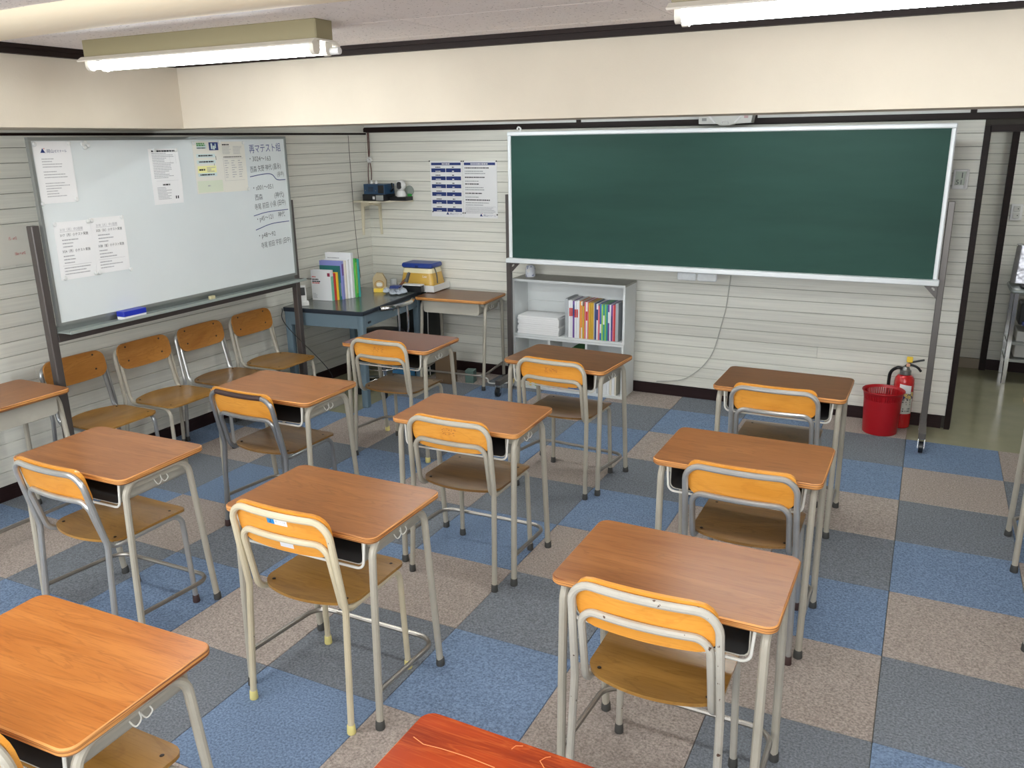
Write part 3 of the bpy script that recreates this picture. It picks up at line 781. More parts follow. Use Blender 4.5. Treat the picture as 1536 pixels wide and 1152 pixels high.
# ------------------------------------------------------------------ whiteboard
WX = -3.90
wb = thing('whiteboard_stand', 'large whiteboard on a dark wheeled stand covered with notices and handwriting', 'whiteboard', (WX, 1.125, 0.004))
Yo = 1.125
y0, y1, z0, z1 = 0.225-Yo, 2.03-Yo, 0.952, 1.868
MB().box(-0.012, 0.0, y0+0.012, y1-0.012, z0+0.012, z1-0.012).build('panel', M_wb, wb, smooth=False)
fr = MB(); fr.box(-0.016, 0.007, y0, y1, z1-0.016, z1); fr.box(-0.016, 0.007, y0, y1, z0, z0+0.016)
fr.box(-0.016, 0.007, y0, y0+0.014, z0+0.0165, z1-0.0165); fr.box(-0.016, 0.007, y1-0.014, y1, z0+0.0165, z1-0.0165); fr.build('frame', M_alug, wb, smooth=False)
for y in (y0-0.024, y1+0.024):
    p = MB(); p.rbox(-0.055, -0.012, y-0.021, y+0.021, 0.07, 1.455, 0.004, n=1); po = p.build('post', M_post, wb)
    f = MB(); f.rbox(-0.25, 0.19, y-0.02, y+0.02, 0.065, 0.10, 0.004, n=1); fo = f.build('foot_bar', M_post, wb)
    for x in (-0.23, 0.17):
        MB().tube([(x, y-0.012, 0.028), (x, y+0.012, 0.028)], 0.027, 14).build('caster', M_blackp, fo)
MB().rbox(-0.05, -0.015, y0, y1, 0.868, 0.908, 0.003, n=1).build('crossbar', M_post, wb)
MB().box(-0.05, -0.017, y0, y1, 0.912, 0.95).build('back_rail', M_alug, wb, smooth=False)
ty = MB(); ty.box(-0.012, 0.085, y0-0.0, y1+0.0, 0.918, 0.924); ty.box(0.079, 0.085, y0, y1, 0.924, 0.934); ty.build('pen_tray', mat('tray_grey_green', rgb(168, 178, 174), 0.3, metal=0.3), wb, smooth=False)
wl = MB(); wl.tube([(0.0, y1, 0.926), (0.09, y1+0.045, 0.921)], 0.004, 6); wl.build('tray_end', M_post, wb)
# handwriting, board space: x dir = +y, y dir = +z
def hand(y, z, s, size, m, tilt=0.0, sx=0.9):
    text(wb, s, size, m, plane_matrix((0.0006, y-Yo, z-0.004), (0, 1, math.tan(tilt)), (0, -math.tan(tilt), 1)), name='handwriting', sx=sx)
hand(1.690, 1.775, '再マテスト組', 0.058, M_inkblue, 0.03, 0.84)
hand(1.672, 1.722, '・3024～163', 0.042, M_marker, 0.0)
hand(1.683, 1.655, '西森 矢野 神代 (富永)', 0.042, M_marker, 0.06, 0.72)
hand(1.925, 1.622, '(谷中)', 0.036, M_marker, 0.02, 0.7)
hand(1.680, 1.542, '・s001～051', 0.042, M_marker, 0.02)
hand(1.700, 1.482, '西森', 0.042, M_marker, 0.02, 0.86); hand(1.88, 1.486, '(神代)', 0.042, M_marker, 0.02, 0.86)
hand(1.690, 1.422, '寺尾 前田 小泉 (田中)', 0.042, M_marker, 0.06, 0.74)
hand(1.690, 1.345, '・p45～121', 0.042, M_marker, 0.06, 0.8); hand(1.90, 1.358, '神代', 0.042, M_marker, 0.06, 0.8)
hand(1.690, 1.240, '・p48～92', 0.042, M_marker, 0.02)
hand(1.715, 1.175, '寺尾 前田 宇前 (田中)', 0.042, M_marker, 0.05, 0.72)
for pts in ([(1.675, 1.628), (1.80, 1.64), (1.875, 1.635), (1.92, 1.60), (2.0, 1.597)], [(1.675, 1.385), (1.8, 1.40), (2.0, 1.402)], [(1.68, 1.295), (1.83, 1.322), (2.0, 1.325)]):
    MB().tube([(0.001, a-Yo, c-0.004) for a, c in [(p.x, p.y) for p in spline([(a, b_, 0) for a, b_ in pts], 5)]], 0.0024, 5).build('marker_line', M_inkblue, wb)
PX = WX+0.0012
YW, ZW = (0, 1, 0), (0, 0, 1)
GP = 'notices pinned to the whiteboard'
pa = sheet('notice_sheet', 'white notice with a navy triangle emblem in the whiteboard corner by the post', 'paper', (PX, 0.247, 1.852), YW, ZW, 0.200, 0.292, M_paper, GP, 0.004)
logo(pa, 0.035, -0.052, 0.022)
lines(pa, (0.035, -0.075, 0.0), XL, YL, 0.12, 0.05, 4, M_inkg, 3, 0.3)
lines(pa, (0.035, -0.135, 0.0), XL, YL, 0.13, 0.04, 3, M_inkg, 4, 0.3)
lines(pa, (0.035, -0.19, 0.0), XL, YL, 0.14, 0.075, 6, M_inkg, 5, 0.3)
def test_notice(y, z, t1, t2, t3, label, seed):
    p = sheet('notice_sheet', label, 'paper', (PX, y, z), YW, ZW, 0.205, 0.287, M_paper, GP, 0.006, -0.01)
    text(p, t1, 0.0165, M_inkg, plane_matrix((0.03, -0.045, 0.0008), XL, YL), name='heading', sx=0.95)
    bars(p, (0.03, 0, 0), XL, YL, [(0, 0.049, 0.13, 0.0502)], M_inkg, 'underline', 0.0008)
    text(p, t2, 0.0168, M_ink, plane_matrix((0.026, -0.072, 0.0008), XL, YL), name='heading', sx=0.88)
    lines(p, (0.035, -0.082, 0.0008), XL, YL, 0.10, 0.05, 3, M_inkg, seed, 0.3)
    text(p, t3, 0.0168, M_ink, plane_matrix((0.026, -0.152, 0.0008), XL, YL), name='heading', sx=0.88)
    lines(p, (0.03, -0.162, 0.0008), XL, YL, 0.12, 0.05, 3, M_inkg, seed+1, 0.3)
    bars(p, (0.02, 0, 0), XL, YL, [(0, 0.216, 0.16, 0.217)], M_inkg, 'rule', 0.0008)
    lines(p, (0.025, -0.222, 0.0008), XL, YL, 0.16, 0.045, 3, M_inkg, seed+2, 0.3)
    return p
test_notice(0.285, 1.468, '3/10（月）中2宿題', '3/17（月）小テスト実施', '3/24（月）小テスト実施', 'white test notice dated 3/17, pinned nearer the whiteboard post', 20)
test_notice(0.492, 1.472, '3/18（火）中1宿題', '3/25（火）小テスト実施', '3/28（金）小テスト実施', 'white test notice dated 3/25, beside the 3/17 notice on the whiteboard', 30)
pd = sheet('notice_sheet', 'curling grey printed schedule sheet alone at the top of the whiteboard', 'paper', (PX, 0.915, 1.808), YW, ZW, 0.205, 0.30, M_paper, GP, 0.012)
lines(pd, (0.02, -0.006, 0.0008), XL, YL, 0.165, 0.012, 1, M_ink, 40, 0.75, (0.98, 1))
lines(pd, (0.02, -0.02, 0.0008), XL, YL, 0.16, 0.14, 16, M_inkg, 41, 0.4)
bars(pd, (0.03, 0, 0), XL, YL, [(0.0, 0.172, 0.15, 0.1727), (0.11, 0.03, 0.1107, 0.08), (0.15, 0.03, 0.1507, 0.08)], M_inkg, 'rule', 0.0008)
lines(pd, (0.07, -0.188, 0.0008), XL, YL, 0.05, 0.012, 1, M_ink, 42, 0.7, (0.98, 1))
lines(pd, (0.03, -0.205, 0.0008), XL, YL, 0.13, 0.07, 9, M_inkg, 43, 0.4)
bars(pd, (0.03, 0, 0), XL, YL, [(0.12, 0.258, 0.128, 0.274), (0.134, 0.258, 0.142, 0.274)], M_ink, 'mark', 0.0008)
pe = sheet('notice_sheet', 'notice with pale green and yellow boxes and a dark blue photo near the handwriting', 'paper', (PX+0.0012, 1.232, 1.846), YW, ZW, 0.215, 0.298, M_paperw, GP, 0.003)
bars(pe, (0, 0, 0), XL, YL, [(0.03, 0.018, 0.105, 0.043)], M_pteal, 'panel')
lines(pe, (0.03, -0.008, 0.0005), XL, YL, 0.07, 0.02, 2, M_inkgreen, 51, 0.8, (0.9, 1))
lines(pe, (0.03, -0.032, 0.0005), XL, YL, 0.07, 0.012, 1, M_ink, 52, 0.5)
bars(pe, (0, 0, 0), XL, YL, [(0.125, 0.006, 0.198, 0.052)], M_navy, 'photo', 0.0006)
bars(pe, (0, 0, 0), XL, YL, [(0.14, 0.012, 0.152, 0.045), (0.172, 0.014, 0.18, 0.04), (0.155, 0.026, 0.17, 0.048)], M_pteal, 'photo_highlight', 0.0009)
for q, (a, c) in enumerate(((0.072, 0.092), (0.107, 0.127))):
    bars(pe, (0, 0, 0), XL, YL, [(0.02, a, 0.165, c)], M_pteal, 'text_box'); lines(pe, (0.035, -a-0.003, 0.0008), XL, YL, 0.115, 0.013, 1, M_ink, 53+q, 0.6, (0.9, 1))
bars(pe, (0, 0, 0), XL, YL, [(0.02, 0.14, 0.165, 0.18)], M_yell, 'text_box'); lines(pe, (0.09, -0.146, 0.0008), XL, YL, 0.07, 0.03, 4, M_inkg, 56, 0.5)
lines(pe, (0.03, -0.155, 0.0008), XL, YL, 0.05, 0.013, 1, M_ink, 57, 0.7, (0.9, 1))
bars(pe, (0, 0, 0), XL, YL, [(0.02, 0.18, 0.165, 0.2)], M_pteal, 'text_box'); lines(pe, (0.035, -0.184, 0.0008), XL, YL, 0.115, 0.013, 1, M_ink, 58, 0.6, (0.9, 1))
bars(pe, (0, 0, 0), XL, YL, [(0.008, 0.225, 0.205, 0.292)], M_pgreen, 'text_box'); lines(pe, (0.085, -0.25, 0.0008), XL, YL, 0.04, 0.01, 1, M_inkg, 59, 0.6)
bars(pe, (0, 0, 0), XL, YL, [(0.168, 0.085, 0.172, 0.108), (0.15, 0.128, 0.153, 0.14)], mat('ink_dark_green', rgb(70, 100, 90), 0.8), 'pencil', 0.0008)
pf = sheet('notice_sheet', 'pale printed timetable sheet beside the handwriting on the whiteboard', 'paper', (PX, 1.449, 1.843), YW, ZW, 0.200, 0.297, M_paperw, GP, 0.004)
lines(pf, (0.015, -0.012, 0.0), XL, YL, 0.06, 0.012, 1, M_ink, 60, 0.6, (0.9, 1))
lines(pf, (0.012, -0.025, 0.0008), XL, YL, 0.075, 0.05, 6, M_inkg, 61, 0.3, (0.7, 0.95)); lines(pf, (0.10, -0.025, 0.0008), XL, YL, 0.08, 0.05, 6, M_inkg, 62, 0.3, (0.7, 0.95))
lines(pf, (0.015, -0.085, 0.0008), XL, YL, 0.16, 0.01, 1, M_ink, 63, 0.5, (0.9, 1))
bars(pf, (0, 0, 0), XL, YL, [(0.012, 0.098, 0.18, 0.0995), (0.012, 0.098, 0.0135, 0.23), (0.012, 0.229, 0.18, 0.230)], M_inkg, 'rule', 0.0008)
for q in range(3): lines(pf, (0.02+q*0.055, -0.105, 0.0012+q*0.0008), XL, YL, 0.042, 0.11, 8, M_inkg, 64+q, 0.3)
# magnets
mg = MB().lathe([(0.0105, 0), (0.0105, 0.003), (0.0085, 0.0055), (0.005, 0.006)], 14).mesh('magnet', M_magnet)
def magnet(y, z, label): 
    tag(link('magnet', mg, None, (WX+0.004, y, z), (0, PI/2, 0)), label, 'magnet', 'round white whiteboard magnets')
for y, z in ((0.255, 1.84), (0.438, 1.842), (0.247, 1.562), (0.435, 1.572)): magnet(y, z, 'small round white magnet holding a corner of the emblem notice')
for y, z in ((0.292, 1.458), (0.478, 1.458), (0.302, 1.19), (0.478, 1.192)): magnet(y, z, 'small round white magnet on the test notice beside the emblem corner')
for y, z in ((0.501, 1.460), (0.685, 1.462), (0.502, 1.19), (0.695, 1.182)): magnet(y, z, 'small round white magnet on the test notice towards the middle of the board')
for y, z in ((0.955, 1.80), (1.105, 1.80)): magnet(y, z, 'small round white magnet on top of the printed schedule sheet')
for y, z in ((1.243, 1.836), (1.44, 1.838)): magnet(y, z, 'small round white magnet on the notice with the blue photo')
for y, z in ((1.64, 1.835), (1.645, 1.555)): magnet(y, z, 'small round white magnet on the pale timetable sheet')
for y, z in ((0.515, 1.838), (0.532, 1.845), (0.525, 1.822), (0.547, 1.832)): magnet(y, z, 'spare round white magnet in a cluster beside the emblem notice')
er = thing('board_eraser', 'blue whiteboard eraser on the pen tray', 'eraser', (WX+0.040, 0.632, 0.9295), 0)
MB().rbox(-0.03, 0.03, -0.075, 0.075, 0.016, 0.044, 0.004, n=1).build('grip', mat('eraser_blue', rgb(30, 48, 170), 0.4), er)
MB().box(-0.027, 0.027, -0.072, 0.072, 0.0, 0.016).build('felt', M_paper, er, smooth=False)
tag(MB().rbox(-0.012, 0.012, -0.02, 0.02, 0, 0.02, 0.004, n=1).build('chalk_holder', mat('beige_plastic', rgb(200, 190, 150), 0.5), None, (WX+0.03, 1.22, 0.928)), 'tiny beige block lying on the whiteboard pen tray', 'block')

# ------------------------------------------------------------------ chalkboard
CBY = 3.0
cbd = thing('chalkboard_stand', 'wide green chalkboard in a white frame on a wheeled grey stand', 'chalkboard', (-1.33, CBY, 0.004))
x0, x1, z0, z1 = -2.725+1.33, 0.060+1.33, 0.985, 1.878
MB().box(x0+0.02, x1-0.02, -0.028, -0.012, z0+0.02, z1-0.02).build('panel', M_green, cbd, smooth=False)
fr = MB(); fr.rbox(x0, x1, -0.038, -0.008, z1-0.028, z1, 0.006, n=1, axis='x'); fr.rbox(x0, x0+0.026, -0.0375, -0.0085, z0+0.021, z1-0.0285, 0.006, n=1); fr.rbox(x1-0.026, x1, -0.0375, -0.0085, z0+0.021, z1-0.0285, 0.006, n=1)
fr.build('frame', M_alu, cbd)
MB().rbox(x0-0.01, x1+0.01, -0.075, -0.008, z0-0.012, z0+0.02, 0.008, n=2).build('chalk_rail', M_alu, cbd)
for sx, x in ((-1, x0-0.02), (1, x1+0.022)):
    pm = M_post if sx < 0 else M_postl
    MB().rbox(x-0.018, x+0.018, -0.008, 0.022, 0.10, 1.45, 0.003, n=1).build('post', pm, cbd)
    g = MB(); g.prism([(x-sx*0.015, z0-0.012), (x-sx*0.10, z0-0.012), (x-sx*0.015, z0-0.10)], -0.006, 0.0, axis='y'); gu = g.build('gusset', pm, cbd, smooth=False)
    for q in range(4):
        a = PI/2*q/3; px, pz = x-sx*0.045, z0-0.045
        MB().box(-0.002, 0.002, -0.001, 0.001, 0.006, 0.016).build('gusset_slot', M_wire, gu, (px, -0.007, pz), (0, a*sx, 0), smooth=False)
    yr = 0.05 if sx < 0 else 0.2
    fb = MB().rbox(x-0.02, x+0.02, -0.22, yr, 0.085, 0.12, 0.003, n=1).build('foot_bar', pm, cbd)
    for y in (-0.19, yr-0.03):
        ca = MB().tube([(x-0.012, y-0.02, 0.034), (x+0.012, y-0.02, 0.034)], 0.034, 16).build('caster', M_blackp, fb)
        MB().box(x-0.019, x+0.019, y-0.03, y+0.015, 0.036, 0.085).build('caster_fork', M_chrome, fb, smooth=False) if False else None
        fk = MB(); fk.prism([(y-0.032, 0.028), (y-0.010, 0.028), (y+0.018, 0.085), (y-0.02, 0.085)], x-0.019, x-0.016, axis='x'); fk.prism([(y-0.032, 0.028), (y-0.010, 0.028), (y+0.018, 0.085), (y-0.02, 0.085)], x+0.016, x+0.019, axis='x')
        fk.box(x-0.0175, x+0.0175, y-0.019, y+0.017, 0.079, 0.0848)
        fk.build('caster_fork', M_chrome, fb, smooth=False)
MB().tube(spline([(x0+0.09, -0.02, z1), (x0+0.10, -0.025, z1+0.018), (x0+0.085, -0.03, z1+0.03), (x0+0.075, -0.03, z1+0.016)], 5), 0.006, 8).build('hook', M_whitep, cbd)
for i, (a, c) in enumerate(((-1.482, -1.356), (-1.351, -1.222))):
    o = MB().rbox(a, c, -0.008, 0.008, 0.918, 0.972, 0.012, n=3, axis='y').build('hanging_pad', mat('pad_grey_white', rgb(210, 214, 216), 0.6, noise=0.04, nscale=40), None, (0, CBY-0.02, 0))
    tag(o, 'pale pad hanging below the chalkboard rail, %s the cord' % ('away from' if i == 0 else 'next to'), 'pad', 'pads under the chalkboard')
cd = MB().tube(spline([(-1.20, 3.322, 0.96), (-1.203, 3.322, 0.90), (-1.222, 3.322, 0.692), (-1.24, 3.322, 0.596), (-1.284, 3.322, 0.4), (-1.33, 3.322, 0.297), (-1.407, 3.322, 0.205), (-1.52, 3.322, 0.13), (-1.70, 3.322, 0.098)], 6), 0.0035, 6).build('electric_cable', mat('cord_grey', rgb(186, 186, 178), 0.5))
tag(cd, 'thin pale cord curving down the wall under the chalkboard', 'cord')
# device above the chalkboard
dv = thing('wall_device', 'translucent white plastic unit above the chalkboard under the beam', 'device', (-1.275, 3.25, 1.905))
pl = [(-0.175, 0.07), (-0.17, 0.004), (-0.05, 0.002), (-0.03, -0.008), (0.03, -0.008), (0.05, 0.002), (0.165, 0.006), (0.175, 0.07), (0.10, 0.075), (0.05, 0.06), (-0.05, 0.06), (-0.10, 0.075)]
MB().prism(pl, -0.04, 0.058, axis='y').build('shell', mat('shell_plastic', rgb(206, 206, 200), 0.3), dv, smooth=False)
MB().rbox(-0.06, 0.06, -0.035, 0.05, 0.062, 0.10, 0.01).build('dark_core', M_blackp, dv)
for sx in (-1, 1):
    MB().prism([(sx*0.055, 0.008), (sx*0.105, 0.06), (sx*0.12, 0.06), (sx*0.07, 0.008)], -0.046, -0.04, axis='y').build('rib', M_whitep, dv, smooth=False)
MB().tube(fillet([(-0.02, -0.044, 0.0), (-0.02, -0.044, 0.018), (0.02, -0.044, 0.018), (0.02, -0.044, 0.0)], 0.008, 4), 0.003, 6).build('latch', M_whitep, dv)
MB().box(0.12, 0.145, -0.042, -0.04, 0.035, 0.05).build('label', mat('label_pink', rgb(196, 160, 160), 0.6), dv, smooth=False)
MB().box(-0.15, -0.12, -0.042, -0.04, 0.022, 0.04).build('label', M_greyp, dv, smooth=False)

# ------------------------------------------------------------------ wall papers and small wall things
YB_ = BY-0.0135
p1 = sheet('wall_poster', 'timetable poster striped with navy rows beside the chalkboard', 'poster', (-3.588, YB_, 1.678), (1, 0, 0), (0, 0, 1), 0.292, 0.425, M_paper, 'posters on the back wall', 0.002)
bars(p1, (0, 0, 0), XL, YL, [(0.012, 0.012, 0.278, 0.031)]+[(0.012, 0.055+0.0605*i, 0.1405, 0.084+0.0605*i) for i in range(6)]+[(0.1455, 0.055+0.0605*i, 0.278, 0.084+0.0605*i) for i in range(6)], M_navy, 'printed_bar', 0.0008)
lines(p1, (0.11, -0.015, 0.0012), XL, YL, 0.07, 0.013, 1, M_paper, 70, 0.7, (0.9, 1))
for i in range(12):
    m = M_paper if i % 2 == 1 else M_ink
    yy = -0.0295-0.0303*(i+1)+0.019
    lines(p1, (0.05, yy, 0.0012), XL, YL, 0.05, 0.011, 1, m, 80+i, 0.6, (0.9, 1)); lines(p1, (0.20, yy, 0.0012), XL, YL, 0.02, 0.011, 1, m, 95+i, 0.7, (0.9, 1))
logo(p1, 0.135, -0.408, 0.022)
p2 = sheet('wall_poster', 'rules poster of grey text lines with a navy heading beside the chalkboard', 'poster', (-3.293, YB_, 1.678), (1, 0, 0), (0, 0, 1), 0.297, 0.428, M_paper, 'posters on the back wall', 0.002)
bars(p2, (0, 0, 0), XL, YL, [(0.012, 0.012, 0.282, 0.031)], M_navy, 'printed_bar', 0.0008)
lines(p2, (0.07, -0.015, 0.0012), XL, YL, 0.15, 0.013, 1, M_paper, 110, 0.7, (0.95, 1))
for q, yy in enumerate((0.045, 0.115, 0.165, 0.235, 0.285)): lines(p2, (0.018, -yy, 0.001), XL, YL, 0.24, 0.013, 1, M_ink, 111+q, 0.62, (0.5, 0.95))
for q, (yy, r_) in enumerate(((0.068, 2), (0.142, 1), (0.19, 2), (0.262, 1), (0.305, 2))): lines(p2, (0.018, -yy, 0.001), XL, YL, 0.22, 0.0165*r_, r_, M_inkg, 120+q, 0.4, (0.5, 0.95))
bars(p2, (0, 0, 0), XL, YL, [(0.012, 0.34, 0.282, 0.3412)], M_inkg, 'rule', 0.0012)
lines(p2, (0.015, -0.345, 0.001), XL, YL, 0.265, 0.05, 6, M_inkg, 130, 0.4, (0.85, 1.0))
logo(p2, 0.14, -0.415, 0.022)
pin = MB().lathe([(0.005, 0), (0.005, 0.004), (0.003, 0.006)], 10).mesh('push_pin', M_blackp)
for x, z in ((-3.59, 1.678), (-3.303, 1.676), (-3.285, 1.676), (-3.0, 1.676), (-3.575, 1.29), (-3.30, 1.285), (-3.282, 1.285), (-3.0, 1.278)):
    tag(link('push_pin', pin, None, (x, YB_-0.001, z), (PI/2, 0, 0)), 'tiny black push pin at a poster corner on the back wall', 'pin', 'push pins on the posters')
ck = thing('wall_clock', 'white digital wall clock with a grey display between chalkboard and doorway', 'clock', (0.118, BY-0.010, 1.563))
MB().rbox(-0.042, 0.042, -0.022, 0.0, -0.058, 0.058, 0.006, n=2, axis='y').build('case', M_whitep, ck)
MB().box(-0.03, 0.03, -0.024, -0.021, -0.034, 0.046).build('display', M_lcd, ck, smooth=False)
text(ck, '1', 0.045, M_ink, plane_matrix((-0.005, -0.0245, 0.008), (1, 0, 0), (0, 0, 1)), name='digits')
text(ck, '51', 0.04, M_ink, plane_matrix((-0.026, -0.0245, -0.03), (1, 0, 0), (0, 0, 1)), name='digits')
MB().tube(spline([(0.034, -0.022, 0.055), (0.028, -0.034, 0.02), (0.026, -0.034, -0.02), (0.024, -0.024, -0.05)], 5), 0.005, 8).build('strap', M_whitep, ck)
sw = thing('light_switch', 'white double light switch on the corridor wall', 'switch', (0.565, CY-0.011, 1.245))
MB().rbox(-0.04, 0.04, -0.012, 0, -0.062, 0.062, 0.006, n=2, axis='y').build('plate', M_whitep, sw)
for z in (-0.024, 0.026): 
    k_ = MB().rbox(-0.022, 0.022, -0.018, -0.011, z-0.021, z+0.021, 0.003, n=1, axis='y').build('rocker', mat('rocker_white', rgb(205, 206, 200), 0.4), sw)
    MB().lathe([(0.004, 0), (0.004, 0.001)], 8).build('indicator', M_ink, k_, (0.008, -0.018, z), (PI/2, 0, 0))
lp = sheet('wall_paper', 'faded white sheet with red pencil sums on the boarded wall beside the whiteboard', 'paper', (lwx(0.25)+0.022, 0.06, 1.436), (0, 1, 0), (0, 0, 1), 0.385, 0.20, M_paperw, None, 0.004)
text(lp, '15 - x=2', 0.022, M_red, plane_matrix((0.235, -0.07, 0.003), XL, YL), name='handwriting', sx=0.6)
text(lp, '15m + x=2', 0.022, M_red, plane_matrix((0.255, -0.15, 0.003), XL, YL), name='handwriting', sx=0.6)

# ------------------------------------------------------------------ corner shelf with electronics
sh = thing('corner_shelf', 'small cream shelf on brackets high in the room corner', 'shelf', (-3.985, 3.2, 1.365))
pl = [(-0.205, 0.128), (0.225, 0.128), (0.225, 0.09), (0.10, 0.02), (0.02, -0.06), (-0.03, -0.09), (-0.205, -0.09)]
MB().prism(pl, 0.0, 0.012).build('board', mat('shelf_cream', rgb(222, 214, 190), 0.5), sh, smooth=False)
for x, y, ax in ((-0.09, 0.125, 'b'), (-0.2, 0.02, 'l')):
    b = MB()
    if ax == 'b': b.prism([(0.125, -0.27), (0.125, 0.0), (-0.05, 0.0), (-0.05, -0.012), (0.095, -0.04), (0.112, -0.27)], x-0.007, x+0.007, axis='x')
    else: b.prism([(-0.207, -0.27), (-0.207, 0.0), (-0.02, 0.0), (-0.02, -0.012), (-0.177, -0.04), (-0.194, -0.27)], y-0.007, y+0.007, axis='y')
    b.build('bracket', mat('shelf_cream', rgb(222, 214, 190), 0.5), sh, smooth=False)
rc = thing('recorder', 'flat black recorder box on the corner shelf', 'electronics', (-4.01, 3.215, 1.377))
MB().rbox(-0.10, 0.10, -0.085, 0.085, 0.0, 0.052, 0.003, n=1).build('case', M_blackp, rc)
MB().box(0.0, 0.02, -0.088, -0.085, 0.014, 0.036).build('button', M_whitep, rc, smooth=False)
MB().rbox(0.03, 0.10, -0.086, -0.084, 0.006, 0.046, 0.003, n=1, axis='y').build('grille', M_greyp, rc)
bx = thing('network_box', 'dark blue metal box lying on the black recorder', 'electronics', (-4.0, 3.21, 1.4295))
MB().rbox(-0.098, 0.10, -0.075, 0.07, 0.0, 0.078, 0.003, n=1).build('case', mat('box_blue', rgb(34, 66, 96), 0.4), bx)
MB().rbox(0.04, 0.095, -0.077, -0.074, 0.008, 0.07, 0.003, n=1, axis='y').build('front_panel', M_blackp, bx)
MB().rbox(-0.055, -0.005, -0.077, -0.074, 0.02, 0.058, 0.003, n=1, axis='y').build('vent', mat('vent_dark', rgb(26, 46, 68), 0.5), bx)
for x, z in ((-0.08, 0.03), (0.02, 0.03)): MB().lathe([(0.004, 0), (0.004, 0.002)], 8).build('screw', M_chrome, bx, (x, -0.0755, z), (PI/2, 0, 0))
for x in (-0.07, -0.025): MB().lathe([(0.012, 0), (0.012, 0.014), (0.006, 0.02), (0.006, 0.028)], 10).build('knob', M_whitep, bx, (x, 0.0, 0.078))
MB().tube(spline([(0.10, 0.02, 0.02), (0.125, 0.0, 0.035), (0.14, -0.01, 0.05), (0.115, 0.01, 0.08)], 5), 0.008, 8).build('plug', M_blackp, bx)
rt = tag(MB().rbox(-0.08, 0.08, -0.05, 0.05, 0.0, 0.03, 0.004, n=1).build('router', M_blackp, None, (-3.83, 3.262, 1.377)), 'thin black box under the white camera on the corner shelf', 'electronics')
wc_ = thing('indoor_camera', 'round white indoor camera with a black lens face on the corner shelf', 'camera', (-3.815, 3.245, 1.4075))
MB().lathe([(0.036, 0), (0.04, 0.008), (0.036, 0.03), (0.026, 0.045), (0.024, 0.05)], 24).build('base', M_whitep, wc_)
hd = MB(); hd.lathe([(0.001, -0.042), (0.018, -0.038), (0.032, -0.026), (0.042, 0.0), (0.038, 0.018), (0.026, 0.033), (0.012, 0.041), (0.001, 0.042)], 24); h_ = hd.build('head', M_whitep, wc_, (0, 0, 0.088))
pl = rrect(0.036, 0.056, 0.017, 5); fc = MB(); fc.prism(pl, -0.043, -0.030, axis='y'); fc.build('lens_face', M_blackp, h_, rot=(0, 0, math.radians(10)))
ds = tag(MB().tube([(0, 0, 0), (0, 0.003, 0)], 0.04, 24).build('disc', mat('disc_grey', rgb(150, 158, 152), 0.2), None, (-3.785, 3.318, 1.45)), 'grey disc leaning on the wall behind the white camera', 'disc')
tag(MB().rbox(-0.02, 0.02, -0.002, 0.003, 0, 0.05, 0.006, n=2, axis='y').build('green_card', M_green2, None, (-3.775, 3.304, 1.377)), 'small green card on the corner shelf behind the camera', 'card')
# cables and a wall joint in the corner
cab = thing('corner_cables', 'pair of brown cables hanging in the room corner with a white tie', 'cable', (-4.15, 3.31, 1.5))
for dx in (-0.012, 0.012):
    MB().tube(spline([(dx*0.4, 0, 0.40), (dx*0.5, 0, 0.28), (dx*0.3, -0.004, 0.2), (dx*1.3, -0.004, 0.10), (dx, -0.01, 0.0)], 5), 0.004, 6).build('cable', mat('cable_brown', rgb(92, 52, 44), 0.5), cab)
kt = MB()
for q in range(6):
    a = q*PI/3; kt.lathe([(0.001, -0.012), (0.011, -0.004), (0.012, 0.004), (0.001, 0.013)], 8, c=(0.016*math.cos(a)+0.008, -0.012, 0.19+0.014*math.sin(a)))
kt.build('white_tie', M_whitep, cab)
tag(MB().tube(spline([(LX+0.012, 3.10, 1.88), (LX+0.012, 3.105, 1.5), (LX+0.012, 3.11, 1.2), (LX+0.012, 3.14, 0.75)], 5), 0.0018, 6).build('wall_joint_line', mat('joint_brown', rgb(70, 56, 48), 0.6)), 'thin brown joint line running down the whiteboard wall by the corner', 'joint')  # thin tube standing in for a brown joint of the wall

# ------------------------------------------------------------------ office desk
OR = math.radians(5.5)
od = thing('office_desk', 'blue-grey steel office desk with a dark top in the room corner', 'desk', (-3.825, 2.57, 0.004), OR)
W2, L2, OH = 0.33, 0.455, 0.70
tp = MB(); c = 0.004
rings = [[(x, y, z) for x, y in rrect(2*W2-2*i, 2*L2-2*i, 0.02-i*0.5, 4)] for i, z in ((0.002, OH-0.03), (0, OH-0.026), (0, OH-0.004), (0.004, OH))]
k = len(rings[0]); tp.add([p for r in rings for p in r], [tuple(range(k-1, -1, -1)), tuple(range(3*k, 4*k))], 0)
for j in range(3):
    for i in range(k): tp.f.append((j*k+i, j*k+(i+1) % k, (j+1)*k+(i+1) % k, (j+1)*k+i)); tp.m.append(1)
tp.build('desktop', [M_odtop, M_odedge], od)
ap = MB(); ap.box(-W2+0.03, W2-0.03, -L2+0.012, -L2+0.024, OH-0.125, OH-0.03); ap.box(-W2+0.03, W2-0.03, L2-0.024, L2-0.012, OH-0.125, OH-0.03)
ap.box(-W2+0.012, -W2+0.024, -L2+0.03, L2-0.03, OH-0.125, OH-0.03); ap.build('apron', M_odbody, od, smooth=False)
dr = MB().box(W2-0.026, W2-0.013, -L2+0.06, L2-0.06, OH-0.122, OH-0.034).build('drawer', M_odbody, od, smooth=False)
MB().rbox(W2-0.013, W2-0.009, -L2+0.085, -L2+0.125, OH-0.10, OH-0.085, 0.003, n=1, axis='x').build('label_holder', M_odedge, dr)
MB().tube([(W2-0.013, 0.0, OH-0.07), (W2-0.006, 0, OH-0.07)], 0.009, 12).build('lock', M_chrome, dr)
